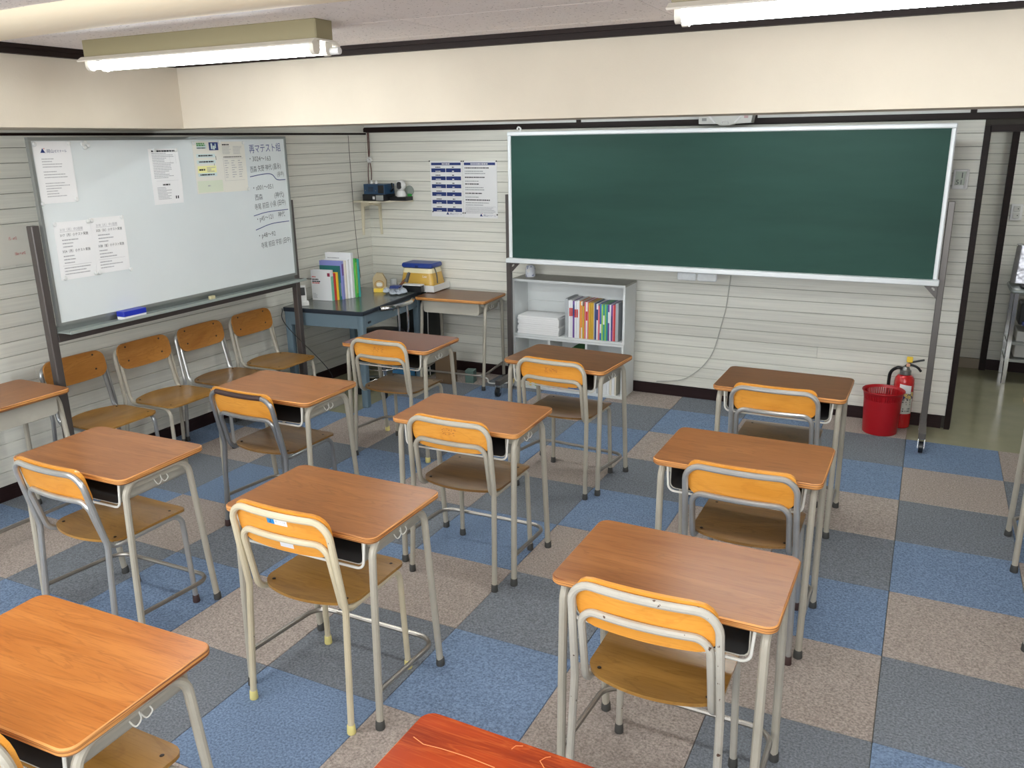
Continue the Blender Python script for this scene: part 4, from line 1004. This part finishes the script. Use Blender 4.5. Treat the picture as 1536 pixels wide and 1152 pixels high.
for sx in (-1, 1):
    for sy in (-1, 1):
        x, y = sx*(W2-0.034), sy*(L2-0.036)
        MB().rbox(x-0.025, x+0.025, y-0.025, y+0.025, 0.0, OH-0.03, 0.008, n=2).build('leg', M_odbody, od)
def onod(x, y): 
    v = Matrix.Rotation(OR, 4, 'Z') @ Vector((x, y, 0)); return (v.x-3.825, v.y+2.57)
# books standing on the office desk, along the wall side
def book_mesh(t, h, d, cover, pages):
    """spine at y=0 facing -y, thickness along x"""
    b = MB(); c = 0.0018
    b.box(0, c, 0, d, 0, h); b.box(t-c, t, 0, d, 0, h); b.box(c, t-c, 0, c, 0, h)
    b.box(c, t-c, c, d-0.003, 0.003, h-0.003, 1)
    return b.mesh('book', [cover, pages])
COL = {}
def colm(n, c, r=0.45):
    if n not in COL: COL[n] = mat('cover_'+n, rgb(*c), r)
    return COL[n]
PAL = {'white': (232, 234, 236), 'red': (196, 52, 50), 'yellow': (232, 196, 60), 'lavender': (140, 146, 208), 'cream': (226, 220, 204), 'green': (72, 172, 70), 'teal': (50, 150, 150), 'purple': (110, 76, 150), 'orange': (226, 146, 60), 'gold': (206, 164, 54), 'blue': (60, 110, 180), 'grey': (170, 174, 178), 'pink': (222, 120, 130), 'darkteal': (40, 110, 108), 'lime': (150, 200, 90), 'navy': (50, 64, 120)}
def ink(n): return colm(n, PAL[n])
def stand_book(x, y, z, rz, t, h, d, col, label, group, spine=None, lean=0.0, cat='book'):
    th = thing('book', label, cat, (x, y, z), rz, group)
    th.rotation_euler = (0, lean, rz)
    link('cover', book_mesh(t, h, d, ink(col), M_paper), th)
    if spine:
        cm, a, b_ = spine
        MB().box(0.0006, t-0.0006, -0.0006, 0.0, h*a, h*b_).build('spine_band', ink(cm) if cm in PAL else cm, th, smooth=False)
    return th
DB = 'books standing on the office desk'
# spines face +x of the desk (towards the seat): book local -y -> desk +x  => rotate +90deg
seq = [('white', 0.034, 0.225, 0.17, 'thick white paperback with red title and a green spine stripe on the office desk'),
       ('red', 0.010, 0.20, 0.15, 'thin red spined book next to the thick white paperback on the office desk'),
       ('yellow', 0.012, 0.205, 0.15, 'yellow book on the office desk between red and lavender spines'),
       ('darkteal', 0.010, 0.25, 0.17, 'slim dark teal book in the row on the office desk'),
       ('lavender', 0.024, 0.285, 0.19, 'lavender spined large book on the office desk'),
       ('cream', 0.016, 0.285, 0.19, 'cream large booklet beside the lavender book on the office desk'),
       ('white', 0.024, 0.29, 0.20, 'tall white binder among the books on the office desk'),
       ('white', 0.030, 0.335, 0.22, 'tallest sheaf of white printed sheets at the back of the desk books'),
       ('green', 0.026, 0.29, 0.20, 'bright green binder at the corner end of the desk books'),
       ('teal', 0.010, 0.285, 0.19, 'thin teal booklet behind the green binder')]
yy = -0.155
for i, (col, t, h, d, lab) in enumerate(seq):
    xf = -0.10+i*0.0125       # the spines step out towards the corner
    gx, gy = onod(xf, yy)
    sp = {0: ('teal', 0.0, 1.0), 4: ('purple', 0.62, 0.92), 3: ('grey', 0.1, 0.5), 8: ('lime', 0.1, 0.9)}.get(i)
    bk_ = stand_book(gx, gy, 0.7055, OR+PI/2, t, h, d, col, lab, DB, sp if i else None)
    if i == 0:
        # front cover print faces the near side (book local x=0 plane, seen from -x)
        MB().box(-0.0006, 0.0, 0.0, 0.022, 0.0, h).build('cover_stripe', ink('teal'), bk_, smooth=False) if False else None
        MB().box(0.0, t, -0.0012, 0.0, 0.0, h*0.8).build('spine_band', colm('mint', (120, 196, 170)), bk_, smooth=False)
        cv = plane_matrix((-0.0008, d, h), (0, -1, 0), (0, 0, 1))
        def onc(x, z): return tuple(cv @ Vector((x, z, 0)))
        lines(bk_, onc(0.01, -0.045), (0, -1, 0), (0, 0, 1), 0.06, 0.012, 1, M_red, 200, 0.7, (0.5, 0.6))
        lines(bk_, onc(0.01, -0.062), (0, -1, 0), (0, 0, 1), 0.075, 0.03, 2, M_ink, 201, 0.6, (0.7, 0.95))
        lines(bk_, onc(0.01, -0.09), (0, -1, 0), (0, 0, 1), 0.07, 0.012, 1, M_red, 202, 0.6, (0.7, 0.95))
        lines(bk_, onc(0.01, -0.17), (0, -1, 0), (0, 0, 1), 0.05, 0.04, 4, M_inkg, 203, 0.4)
        MB().box(-0.0008, 0.0, 0.006, 0.028, h-0.045, h-0.02).build('cover_badge', mat('badge', rgb(140, 40, 70), 0.5), bk_, smooth=False)
    if i == 7:
        lines(bk_, (-0.001, d-0.02, h-0.03), (0, -1, 0), (0, 0, 1), 0.16, 0.05, 3, M_inkg, 205, 0.4)
    yy += t+0.003
gx, gy = onod(-0.22, -0.36)
ph = thing('desk_phone', 'white handset cradle with a dark screen at the near end of the office desk', 'phone', (gx, gy, 0.7045), OR+math.radians(40))
MB().rbox(-0.045, 0.045, -0.03, 0.03, 0.0, 0.03, 0.006, n=2).build('cradle', M_whitep, ph)
hs = MB(); hs.prism([(-0.02, 0.025), (0.012, 0.025), (0.026, 0.14), (0.004, 0.145)], -0.032, 0.032, axis='x'); hs_ = hs.build('handset', M_whitep, ph, smooth=False)
MB().prism([(-0.0155, 0.075), (-0.0135, 0.075), (-0.0035, 0.13), (-0.0055, 0.13)], -0.024, 0.024, axis='x').build('screen', M_blackp, hs_, smooth=False)
# clutter at the corner end of the desk
def deskpt(x, y): a, b_ = onod(x, y); return (a, b_, 0.7045)
cu = thing('kraft_pouch', 'kraft paper pouch with an oval emblem at the corner end of the office desk', 'pouch', deskpt(0.045, 0.30), OR+math.radians(20))
pp = MB(); pp.prism([(-0.05, 0.0), (0.05, 0.0), (0.055, 0.09), (0.025, 0.145), (-0.02, 0.15), (-0.05, 0.11)], -0.02, 0.02, axis='y'); pp.build('bag', mat('kraft', rgb(176, 158, 124), 0.7), cu, smooth=False)
MB().tube([(0.035*math.cos(a), -0.0215, 0.06+0.03*math.sin(a)) for a in [2*PI*i/20 for i in range(20)]], 0.003, 5, closed=True).build('oval_ring', M_brass, cu)
MB().rbox(-0.022, 0.022, -0.023, -0.02, 0.046, 0.074, 0.012, n=3, axis='y').build('oval_emblem', M_paperw, cu)
MB().rbox(-0.045, 0.045, -0.03, -0.02, 0.0, 0.03, 0.004, n=1, axis='y').build('yellow_card', ink('yellow'), cu)
tag(MB().lathe([(0.026, 0), (0.028, 0.002), (0.028, 0.095), (0.026, 0.098), (0.022, 0.097)], 20).build('tin_can', M_greyp, None, deskpt(0.135, 0.36)), 'small silvery tin can behind the pouch on the office desk', 'can')
br = thing('table_brush', 'small brush with a brown handle leaning out of the desk clutter', 'brush', deskpt(0.19, 0.33), OR)
MB().tube([(0.0, 0, 0.03), (0.03, 0.01, 0.07), (0.06, 0.015, 0.10)], [0.012, 0.01, 0.008], 8).build('handle', mat('brush_brown', rgb(120, 76, 50), 0.5), br)
MB().prism([(0.055, 0.085), (0.075, 0.075), (0.10, 0.15), (0.085, 0.155)], 0.0, 0.025, axis='y').build('bristles', mat('bristle', rgb(92, 92, 92), 0.8), br, smooth=False)
pb = MB(); rs = random.Random(5)
for i in range(14):
    a = rs.uniform(-0.07, 0.07); b_ = rs.uniform(-0.05, 0.05); s_ = rs.uniform(0.02, 0.035)
    pb.lathe([(0.002, 0.0), (s_, s_*0.5), (s_*0.8, s_*1.1), (0.002, s_*1.5)], 6, c=(a, b_, 0))
pbg = thing('plastic_bag', 'crumpled clear plastic bag with blue print among the desk clutter', 'bag', deskpt(0.205, 0.24), OR)
pb.build('crumpled_film', mat('bag_film', rgb(196, 204, 214), 0.25, alpha=0.9), pbg)
MB().prism([(-0.03, 0.045), (0.045, 0.05), (0.06, 0.07), (-0.02, 0.068)], -0.03, 0.02, axis='y').build('blue_print', ink('navy'), pbg, smooth=False)
bb = thing('black_box', 'small black box with a white top at the far edge of the office desk', 'box', deskpt(0.30, 0.38), OR)
MB().rbox(-0.085, 0.075, -0.03, 0.03, 0.0, 0.05, 0.003, n=1).build('case', M_blackp, bb); MB().box(-0.085, 0.075, -0.03, 0.03, 0.0505, 0.058).build('lid', M_paper, bb, smooth=False)

# black cabinet in the corner behind, with tray and yellow storage tub
tag(MB().rbox(-0.15, 0.15, -0.115, 0.115, 0.0, 0.69, 0.006, n=1).build('black_cabinet', mat('cabinet_black', rgb(26, 30, 30), 0.5), None, (-3.665, 3.20, 0.004)), 'low black cabinet in the corner between office desk and old school desk', 'cabinet')
wt = thing('white_tray', 'shallow white tray under the yellow tub', 'tray', (-3.60, 3.175, 0.6955), math.radians(3))
tr_ = MB(); tr_.box(-0.17, 0.17, -0.14, 0.13, 0.0, 0.006); tr_.box(-0.17, 0.17, -0.14, -0.134, 0.006, 0.05); tr_.box(-0.17, 0.17, 0.124, 0.13, 0.006, 0.05); tr_.box(-0.17, -0.164, -0.134, 0.124, 0.006, 0.05); tr_.box(0.164, 0.17, -0.134, 0.124, 0.006, 0.05)
tr_.build('tray_body', M_whitep, wt, smooth=False)
tb = thing('storage_tub', 'mustard yellow tub with cream rim and blue lid in the corner', 'tub', (-3.605, 3.175, 0.7025), math.radians(3))
def frust(b, w0, d0, z0, w1, d1, z1, r, mi=0, n=4):
    A = [(x, y, z0) for x, y in rrect(w0, d0, r, n)]; B = [(x, y, z1) for x, y in rrect(w1, d1, r, n)]; k = len(A)
    return b.add(A+B, [tuple(range(k-1, -1, -1)), tuple(range(k, 2*k))]+[(i, (i+1) % k, k+(i+1) % k, k+i) for i in range(k)], mi)
frust(MB(), 0.315, 0.225, 0.0, 0.265, 0.19, 0.13, 0.03).build('body', mat('tub_mustard', rgb(204, 164, 72), 0.35, coat=0.3), tb)
frust(MB(), 0.27, 0.195, 0.13, 0.255, 0.185, 0.166, 0.03).build('rim', mat('tub_cream', rgb(234, 224, 186), 0.4), tb)
l_ = MB().rbox(-0.138, 0.138, -0.095, 0.09, 0.168, 0.205, 0.02, n=3).build('lid', mat('tub_blue', rgb(34, 62, 140), 0.35), tb)
MB().rbox(-0.012, 0.016, -0.099, -0.094, 0.172, 0.19, 0.004, n=2, axis='y').build('thumb_notch', mat('tub_blue_dark', rgb(24, 40, 92), 0.4), l_)
text(tb, 'Lee', 0.026, M_paper, plane_matrix((0.055, -0.1015, 0.098), (1, 0, 0), (0, 0.13, 1)), name='brand_print')
MB().tube(spline([(0.13, -0.05, 0.19), (0.155, -0.05, 0.12), (0.16, -0.05, 0.05)], 6), 0.005, 6).build('handle', mat('tub_handle', rgb(80, 80, 72), 0.5), tb)
# low chrome-backed stool chair at the office desk
st = thing('office_stool', 'round black padded stool with a chrome backrest hoop at the office desk', 'stool', (-3.60, 2.57, 0.004), math.radians(-2))
MB().lathe([(0.155, 0.425), (0.17, 0.432), (0.175, 0.45), (0.165, 0.468), (0.12, 0.474), (0.001, 0.474)], 28).build('seat', mat('vinyl_black', rgb(22, 24, 30), 0.35), st)
MB().tube([(0, 0, 0.12), (0, 0, 0.43)], 0.022, 14).build('column', M_chrome, st)
MB().tube([(0.14*math.cos(a), 0.14*math.sin(a), 0.20) for a in [2*PI*i/24 for i in range(24)]], 0.008, 8, closed=True).build('foot_ring', M_chrome, st)
for i in range(5):
    a = 2*PI*i/5+0.3; lg = MB(); lg.tube([(0, 0, 0.11), (0.2*math.cos(a), 0.2*math.sin(a), 0.065)], 0.014, 8)
    lo_ = lg.build('leg', M_chrome, st)
    MB().tube([(0.2*math.cos(a)-0.012, 0.2*math.sin(a), 0.026), (0.2*math.cos(a)+0.012, 0.2*math.sin(a), 0.026)], 0.026, 12).build('caster', M_blackp, lo_)
for y in (-0.055, 0.055):
    MB().tube(spline([(0.10, y, 0.43), (0.19, y, 0.46), (0.205, y, 0.56), (0.20, y, 0.672)], 6), 0.009, 8).build('back_post', M_chrome, st)
MB().tube(spline([(0.15, -0.20, 0.682), (0.195, -0.11, 0.682), (0.205, 0.0, 0.682), (0.195, 0.11, 0.682), (0.15, 0.20, 0.682)], 6), 0.017, 10).build('back_bar', M_chrome, st)
tag(MB().rbox(-0.06, 0.06, -0.08, 0.08, 0, 0.26, 0.004, n=1).build('blue_carton', mat('carton_blue', rgb(74, 140, 190), 0.5), None, (-3.66, 2.92, 0.004), (0, 0, OR)), 'light blue carton on the floor under the office desk', 'box')
tag(MB().rbox(-0.07, 0.07, -0.05, 0.05, 0, 0.24, 0.004, n=1).build('brown_carton', mat('carton_brown', rgb(104, 84, 62), 0.6), None, (-3.295, 2.97, 0.004), (0, 0, 0.0)), 'dark brown carton on the floor beside the blue carton', 'box')
tag(MB().rbox(-0.035, 0.035, -0.04, 0.04, 0, 0.10, 0.004, n=1).build('power_adapter', mat('adapter_grey', rgb(96, 120, 112), 0.5), None, (-3.12, 3.05, 0.004), (0, 0, 0.2)), 'small grey green adapter box on the floor under the old school desk', 'adapter')
tag(MB().tube(spline([(-3.25, 3.2, 0.012), (-3.05, 3.17, 0.012), (-2.95, 3.05, 0.012), (-2.82, 3.12, 0.012), (-2.72, 3.22, 0.012), (-2.6, 3.28, 0.012)], 6), 0.006, 6).build('floor_cable', M_whitep), 'white cable looping over the floor under the old school desk', 'cable')
tag(MB().tube(spline([(-3.5, 3.06, 0.69), (-3.5, 3.06, 0.5), (-3.505, 3.06, 0.3), (-3.5, 3.06, 0.012)], 6), 0.003, 6).build('white_cable', M_whitep), 'thin white cord hanging between office desk and old school desk', 'cord')
tag(MB().tube(spline([(-4.05, 2.02, 0.71), (-4.0, 1.99, 0.60), (-3.70, 2.04, 0.30), (-3.8, 2.2, 0.1), (-4.1, 2.4, 0.012)], 8), 0.003, 6).build('black_cable', M_blackp), 'thin black cord hanging under the office desk', 'cord')

# ------------------------------------------------------------------ bookcase
BX, BF, BBK = -2.315, 3.075, 3.318
HW = 0.437
bc = thing('bookcase', 'white two-tier bookcase standing under the chalkboard', 'bookcase', (BX, 3.2, 0.004))
t_ = 0.016
dy0, dy1 = BF-3.2, BBK-3.2
def shell(nm, z0, z1, hw, parts):
    b = MB(); b.box(-hw, -hw+t_, dy0, dy1, z0, z1); b.box(hw-t_, hw, dy0, dy1, z0, z1)
    b.box(-hw+t_, hw-t_, dy0, dy1, z0, z0+t_); b.box(-hw+t_, hw-t_, dy1-0.006, dy1, z0+t_, z1-t_)
    o = b.build(nm, M_shelfw, bc, smooth=False)
    for x in parts: MB().box(x-t_/2, x+t_/2, dy0+0.004, dy1-0.006, z0+t_, z1-t_).build('divider', M_shelfw, o, smooth=False)
    return o
s1 = shell('lower_box', 0.0, 0.405, HW, (-0.145, 0.15)); s2_ = shell('upper_box', 0.407, 0.822, HW+0.004, ())
MB().box(-HW+t_, HW-t_, dy0, dy1, 0.405-t_, 0.405).build('lower_top', M_shelfw, s1, smooth=False)
MB().box(-HW-0.006, HW+0.006, dy0-0.004, dy1, 0.822, 0.836).build('top_board', [M_shelfg], s2_, smooth=False)
MB().box(-HW-0.006, HW+0.006, dy0-0.007, dy0-0.004, 0.820, 0.836).build('top_edging', M_shelfw, s2_, smooth=False)
MB().box(-HW+t_, HW-t_, dy1-0.02, dy1-0.006, 0.62, 0.64).build('back_batten', M_shelfw, s2_, smooth=False)
UP = 'books in the upper tier of the white bookcase'
zt = 0.407+t_+0.0055
cols = [('grey', .010, .285), ('grey', .008, .285), ('white', .006, .275), ('white', .010, .275), ('white', .010, .275), ('purple', .011, .272), ('white', .010, .272), ('white', .010, .272), ('white', .009, .278), ('orange', .008, .272), ('cream', .009, .272), ('gold', .011, .24), ('pink', .007, .272), ('white', .010, .27), ('pink', .006, .27), ('gold', .010, .268), ('gold', .009, .268), ('gold', .010, .268), ('grey', .006, .268), ('navy', .008, .262), ('white', .011, .262), ('pink', .009, .25), ('blue', .010, .262), ('lime', .009, .262), ('teal', .010, .262), ('lime', .007, .262), ('teal', .009, .262), ('purple', .010, .262), ('white', .008, .262), ('purple', .009, .262), ('pink', .007, .262), ('red', .008, .262), ('grey', .007, .275), ('grey', .010, .278)]
SP = {3: ('red', .58, .80), 4: ('red', .58, .80), 6: ('red', .56, .78), 7: ('red', .56, .78), 5: ('navy', .6, .9), 10: ('orange', .3, .9), 13: ('red', .5, .75), 20: ('navy', .55, .85), 22: ('white', .2, .45), 24: ('white', .45, .7), 27: ('white', .5, .8), 29: ('navy', .3, .7)}
x = BX-0.02
for i, (cn, tt, hh) in enumerate(cols):
    sp = SP.get(i)
    lab = '%s spined book%s in the upper tier of the white bookcase' % (cn if cn != 'darkteal' else 'dark teal', '' if not sp else ' with a %s band' % sp[0])
    stand_book(x, BF+0.012+random.uniform(0, 0.006), zt, 0, tt*1.2, hh, 0.20, cn, lab, UP, sp)
    x += tt*1.2+0.0014
# file dividers
for fx in (-2.335, ):
    pass
ps = thing('paper_stack', 'stack of white worksheet bundles in the upper tier of the bookcase', 'paper stack', (BX-0.235, 3.19, zt))
rs = random.Random(3)
for i in range(9):
    h0 = i*0.0152
    MB().box(-0.165+rs.uniform(-.006, .006), 0.165+rs.uniform(-.006, .006), -0.11+rs.uniform(-.004, .004), 0.10, h0+0.0006, h0+0.0146).build('paper_bundle', M_paper, ps, smooth=False)
# lower tier contents
LO = 'books in the lower tier of the white bookcase'
zl = t_+0.0055
x = BX+0.165
for i, (cn, tt, hh) in enumerate([('white', .014, .24), ('white', .012, .235), ('white', .016, .24), ('grey', .012, .235), ('white', .014, .24), ('white', .014, .235), ('white', .012, .24), ('white', .014, .236), ('cream', .012, .24), ('white', .014, .24), ('cream', .008, .24)]):
    stand_book(x, BF+0.02, zl, 0, tt*1.4, hh, 0.19, cn, '%s spined book in the lower right compartment of the bookcase' % cn, LO, ('pink', .7, .8) if i == 3 else None); x += tt*1.4+0.0015
x = BX-0.125
for i, (cn, tt, hh) in enumerate([('pink', .014, .21), ('white', .014, .21), ('purple', .014, .21), ('pink', .012, .21), ('orange', .016, .22), ('orange', .014, .22), ('blue', .016, .22), ('blue', .016, .22), ('navy', .014, .22), ('blue', .016, .22), ('white', .02, .22)]):
    stand_book(x, BF+0.02, zl, 0, tt*1.4, hh, 0.19, cn, '%s spined book in the lower middle compartment of the bookcase' % cn, LO); x += tt*1.4+0.0015
x = BX-0.41
for i, (cn, tt, hh) in enumerate([('white', .016, .2), ('yellow', .014, .2), ('white', .016, .2), ('cream', .016, .2), ('yellow', .012, .2), ('white', .018, .2), ('lime', .012, .2), ('white', .018, .2)]):
    stand_book(x, BF+0.02, zl, 0, tt*1.4, hh, 0.19, cn, '%s spined book in the lower left compartment of the bookcase' % cn, LO); x += tt*1.4+0.0015
gb = thing('green_file_box', 'green file box in the middle compartment of the bookcase', 'box', (BX+0.075, 3.20, zl+0.23))
tag(gb, 'green file box lying on the books in the middle compartment of the bookcase', 'box')
frust(MB(), 0.12, 0.17, 0.0, 0.115, 0.165, 0.09, 0.006).build('case', mat('file_green', rgb(44, 130, 60), 0.4), gb)
MB().box(-0.05, 0.05, -0.088, -0.084, 0.02, 0.05).build('label', M_pgreen, gb, smooth=False)
# jar on top of the bookcase
jr = thing('patterned_jar', 'small white jar with a blue pattern on top of the bookcase', 'jar', (BX-0.345, 3.19, 0.8415))
MB().lathe([(0.034, 0), (0.038, 0.004), (0.038, 0.05), (0.034, 0.075), (0.024, 0.088), (0.001, 0.09)], 20).build('body', mat('jar_china', rgb(224, 228, 236), 0.25, col2=rgb(120, 132, 170), nscale=42, lo=0.36, hi=0.44), jr)
b = MB()
for q in range(8): 
    a = q*PI/4; b.prism([(0.012*math.cos(a-0.2), 0.05+0.012*math.sin(a-0.2)), (0.026*math.cos(a), 0.05+0.026*math.sin(a)), (0.012*math.cos(a+0.2), 0.05+0.012*math.sin(a+0.2))], -0.0395, -0.0375, axis='y')
b.lathe([(0.013, 0), (0.013, 0.001)], 10, c=(0, 0, 0)) if False else None
b.prism([(0.014*math.cos(2*PI*i/12), 0.05+0.014*math.sin(2*PI*i/12)) for i in range(12)], -0.0398, -0.037, axis='y')
b.build('flower_print', M_paper, jr, smooth=False)

# ------------------------------------------------------------------ bin and extinguisher
bn = thing('waste_bin', 'red plastic waste bin with a slotted rim in front of the extinguisher', 'bin', (-0.16, 3.09, 0.004))
MB().lathe([(0.098, 0.0), (0.102, 0.004), (0.112, 0.222), (0.108, 0.222), (0.098, 0.008), (0.001, 0.008)], 36).build('body', M_binred, bn)
sl = MB()
for i in range(56):
    a = 2*PI*i/56; r0, r1 = 0.110, 0.1165
    ca, sa = math.cos(a), math.sin(a); ta, tb_ = -sa*0.0042, ca*0.0042
    V = []
    for (r, z) in ((r0, 0.222), (r1, 0.262)):
        for rr in (r-0.0015, r+0.0015):
            for s_ in (-1, 1): V.append((rr*ca+s_*ta, rr*sa+s_*tb_, z))
    sl.add(V, [(0, 1, 3, 2), (4, 6, 7, 5), (0, 4, 5, 1), (2, 3, 7, 6), (0, 2, 6, 4), (1, 5, 7, 3)])
sl.build('slotted_band', M_binred, bn, smooth=False)
MB().lathe([(0.1145, 0.262), (0.1195, 0.261), (0.126, 0.276), (0.123, 0.279), (0.116, 0.272), (0.1135, 0.265)], 36).build('rim', M_binred, bn) if False else None
rm = MB(); prof = [(0.1135, 0.262), (0.119, 0.261), (0.127, 0.275), (0.125, 0.279), (0.117, 0.270), (0.1135, 0.262)]
n = 40; V = [(r*math.cos(2*PI*j/n), r*math.sin(2*PI*j/n), z) for r, z in prof for j in range(n)]
rm.add(V, [(i*n+j, i*n+(j+1) % n, (i+1)*n+(j+1) % n, (i+1)*n+j) for i in range(len(prof)-1) for j in range(n)]); rm.build('rim', M_binred, bn)
fe = thing('fire_extinguisher', 'red fire extinguisher with black hose standing at the wall behind the bin', 'extinguisher', (-0.05, 3.255, 0.004))
MB().lathe([(0.052, 0.0), (0.058, 0.006), (0.060, 0.03), (0.060, 0.30), (0.056, 0.325), (0.044, 0.343), (0.026, 0.350)], 28).build('cylinder', M_extred, fe)
MB().lathe([(0.030, 0.348), (0.034, 0.35), (0.034, 0.375), (0.026, 0.38), (0.018, 0.40), (0.001, 0.402)], 20).build('valve_collar', mat('valve_metal', rgb(150, 150, 148), 0.3, metal=0.8), fe)
MB().tube(spline([(-0.012, 0, 0.395), (0.02, 0, 0.425), (0.06, 0, 0.44), (0.10, 0.0, 0.452)], 5), 0.006, 8).build('lever', M_blackp, fe)
MB().tube(spline([(0.0, 0, 0.405), (0.03, 0, 0.412), (0.065, 0, 0.40), (0.088, 0, 0.375)], 5), 0.0075, 8).build('handle', M_blackp, fe)
MB().tube(spline([(-0.02, 0, 0.385), (-0.05, -0.005, 0.388), (-0.085, 0.02, 0.35), (-0.092, 0.03, 0.28), (-0.085, 0.03, 0.15), (-0.075, 0.03, 0.08)], 6), 0.0105, 10).build('hose', M_blackp, fe)
MB().rbox(-0.002, 0.034, -0.012, -0.006, 0.43, 0.468, 0.006, n=2, axis='y').build('safety_tag', ink('yellow'), fe)
MB().rbox(0.0, 0.022, -0.014, -0.008, 0.402, 0.424, 0.003, n=1, axis='y').build('pin_tag', mat('tag_orange', rgb(222, 170, 140), 0.5), fe)
def wrap(name, a0, a1, z0, z1, m, r=0.0604, skew=0.0):
    b = MB(); n = 8
    b.add([(r*math.cos(a0+(a1-a0)*i/n), r*math.sin(a0+(a1-a0)*i/n), z+skew*i/n) for z in (z0, z1) for i in range(n+1)], [(i, i+1, n+2+i, n+1+i) for i in range(n)])
    return b.build(name, m, fe)
wrap('label', -1.75, -0.35, 0.10, 0.215, mat('ext_label', rgb(206, 206, 196), 0.5))
wrap('label_pictures', -1.75, -0.35, 0.20, 0.245, mat('ext_pictures', rgb(222, 196, 120), 0.5, col2=rgb(40, 60, 120), nscale=60, lo=0.45, hi=0.5), 0.0606)
wrap('white_card', -1.95, -0.75, 0.245, 0.298, M_paper, 0.0612, -0.012)
lb = MB(); rs = random.Random(9)
for i in range(40):
    a = rs.uniform(-1.7, -0.5); z = rs.choice([0.115, 0.13, 0.16, 0.175, 0.19]); da = rs.uniform(0.03, 0.09); r = 0.0609
    lb.add([(r*math.cos(q), r*math.sin(q), zz) for zz in (z, z+0.008) for q in (a, a+da)], [(0, 1, 3, 2)])
lb.build('label_text', M_ink, fe, smooth=False)

# ------------------------------------------------------------------ corridor cart
ct = thing('metal_cart', 'chrome angle-iron cart in the corridor with a tray top', 'cart', (0.60, 4.62, 0.004))
for x, y in ((0.0, 0.0), (0.0, 0.34), (0.5, 0.0), (0.5, 0.34)):
    b = MB(); sx = 1 if x < 0.1 else -1; sy = 1 if y < 0.1 else -1
    b.box(min(x, x+sx*0.03), max(x, x+sx*0.03), min(y, y+sy*0.003), max(y, y+sy*0.003), 0, 0.69); b.box(min(x, x+sx*0.003), max(x, x+sx*0.003), min(y, y+sy*0.03), max(y, y+sy*0.03), 0, 0.69)
    b.build('leg', M_chrome, ct, smooth=False)
for z in (0.17, 0.3): MB().box(0.003, 0.497, 0.003, 0.337, z, z+0.02).build('shelf', M_alug, ct, smooth=False)
tt_ = MB(); tt_.rbox(-0.03, 0.53, -0.03, 0.37, 0.69, 0.72, 0.02, n=3); tt_.build('tray_top', mat('cart_tray', rgb(188, 196, 196), 0.25, metal=0.5), ct)
MB().rbox(0.04, 0.20, 0.0, 0.2, 0.72, 0.732, 0.05, n=4).build('dark_dish', M_blackp, ct)
bxc = thing('white_case', 'white case with a wire handle on the lower shelf of the corridor cart', 'case', (0.86, 4.80, 0.1985))
MB().rbox(-0.2, 0.2, -0.12, 0.12, 0.0, 0.20, 0.01, n=2).build('body', mat('case_white', rgb(206, 206, 202), 0.5), bxc)
MB().tube(spline([(-0.18, -0.125, 0.10), (-0.12, -0.14, 0.15), (-0.06, -0.125, 0.19)], 6), 0.004, 6).build('handle', M_wire, bxc)
MB().rbox(-0.06, 0.02, -0.126, -0.12, 0.15, 0.19, 0.004, n=1, axis='y').build('latch', M_blackp, bxc)
tag(MB().rbox(-0.2, 0.2, -0.1, 0.1, 0, 0.16, 0.01, n=2).build('dark_bundle', M_blackp, None, (0.86, 4.79, 0.447)), 'dark bundle on the middle shelf of the corridor cart', 'bundle')
tag(MB().rbox(-0.12, 0.12, -0.01, 0.012, 0, 0.03, 0.004, n=1).build('blue_strip', ink('navy'), None, (0.80, 4.665, 0.447)), 'navy strip lying before the dark bundle on the cart', 'strip')
fb_ = MB(); rs = random.Random(11); n = 12
frust(fb_, 0.20, 0.14, 0.0, 0.18, 0.11, 0.28, 0.03, n=3)
fw = fb_.build('foil_pack', mat('foil_wrap', rgb(190, 190, 196), 0.25, metal=0.5, bump=0.8, bscale=25, noise=0.1, nscale=20), None, (0.68, 4.85, 0.742))
tag(fw, 'silvery plastic wrapped pack standing on the corridor cart', 'pack')

# ------------------------------------------------------------------ lettering
tmp = []
for (parent, s, size, m, m4, al, name, sx) in TEXTS:
    cu_ = bpy.data.curves.new('t', 'FONT'); cu_.body = s; cu_.size = size; cu_.align_x = al; cu_.resolution_u = 2; cu_.extrude = 0.0
    o = bpy.data.objects.new('t', cu_); C.objects.link(o); tmp.append(o)
bpy.context.view_layer.update()
dg = bpy.context.evaluated_depsgraph_get()
for o, (parent, s, size, m, m4, al, name, sx) in zip(tmp, TEXTS):
    me = bpy.data.meshes.new_from_object(o.evaluated_get(dg)); me.name = name
    me.materials.clear(); me.materials.append(m)
    ob = bpy.data.objects.new(name, me); C.objects.link(ob); ob.parent = parent
    if parent.name in BOW: m4 = Matrix.Translation((0, 0, zb(parent, (BOW[parent.name][1]*0.75, m4[1][3], 0))[2])) @ m4
    ob.matrix_local = m4 @ Matrix.Diagonal((sx, 1, 1, 1))
for o in tmp: bpy.data.objects.remove(o)
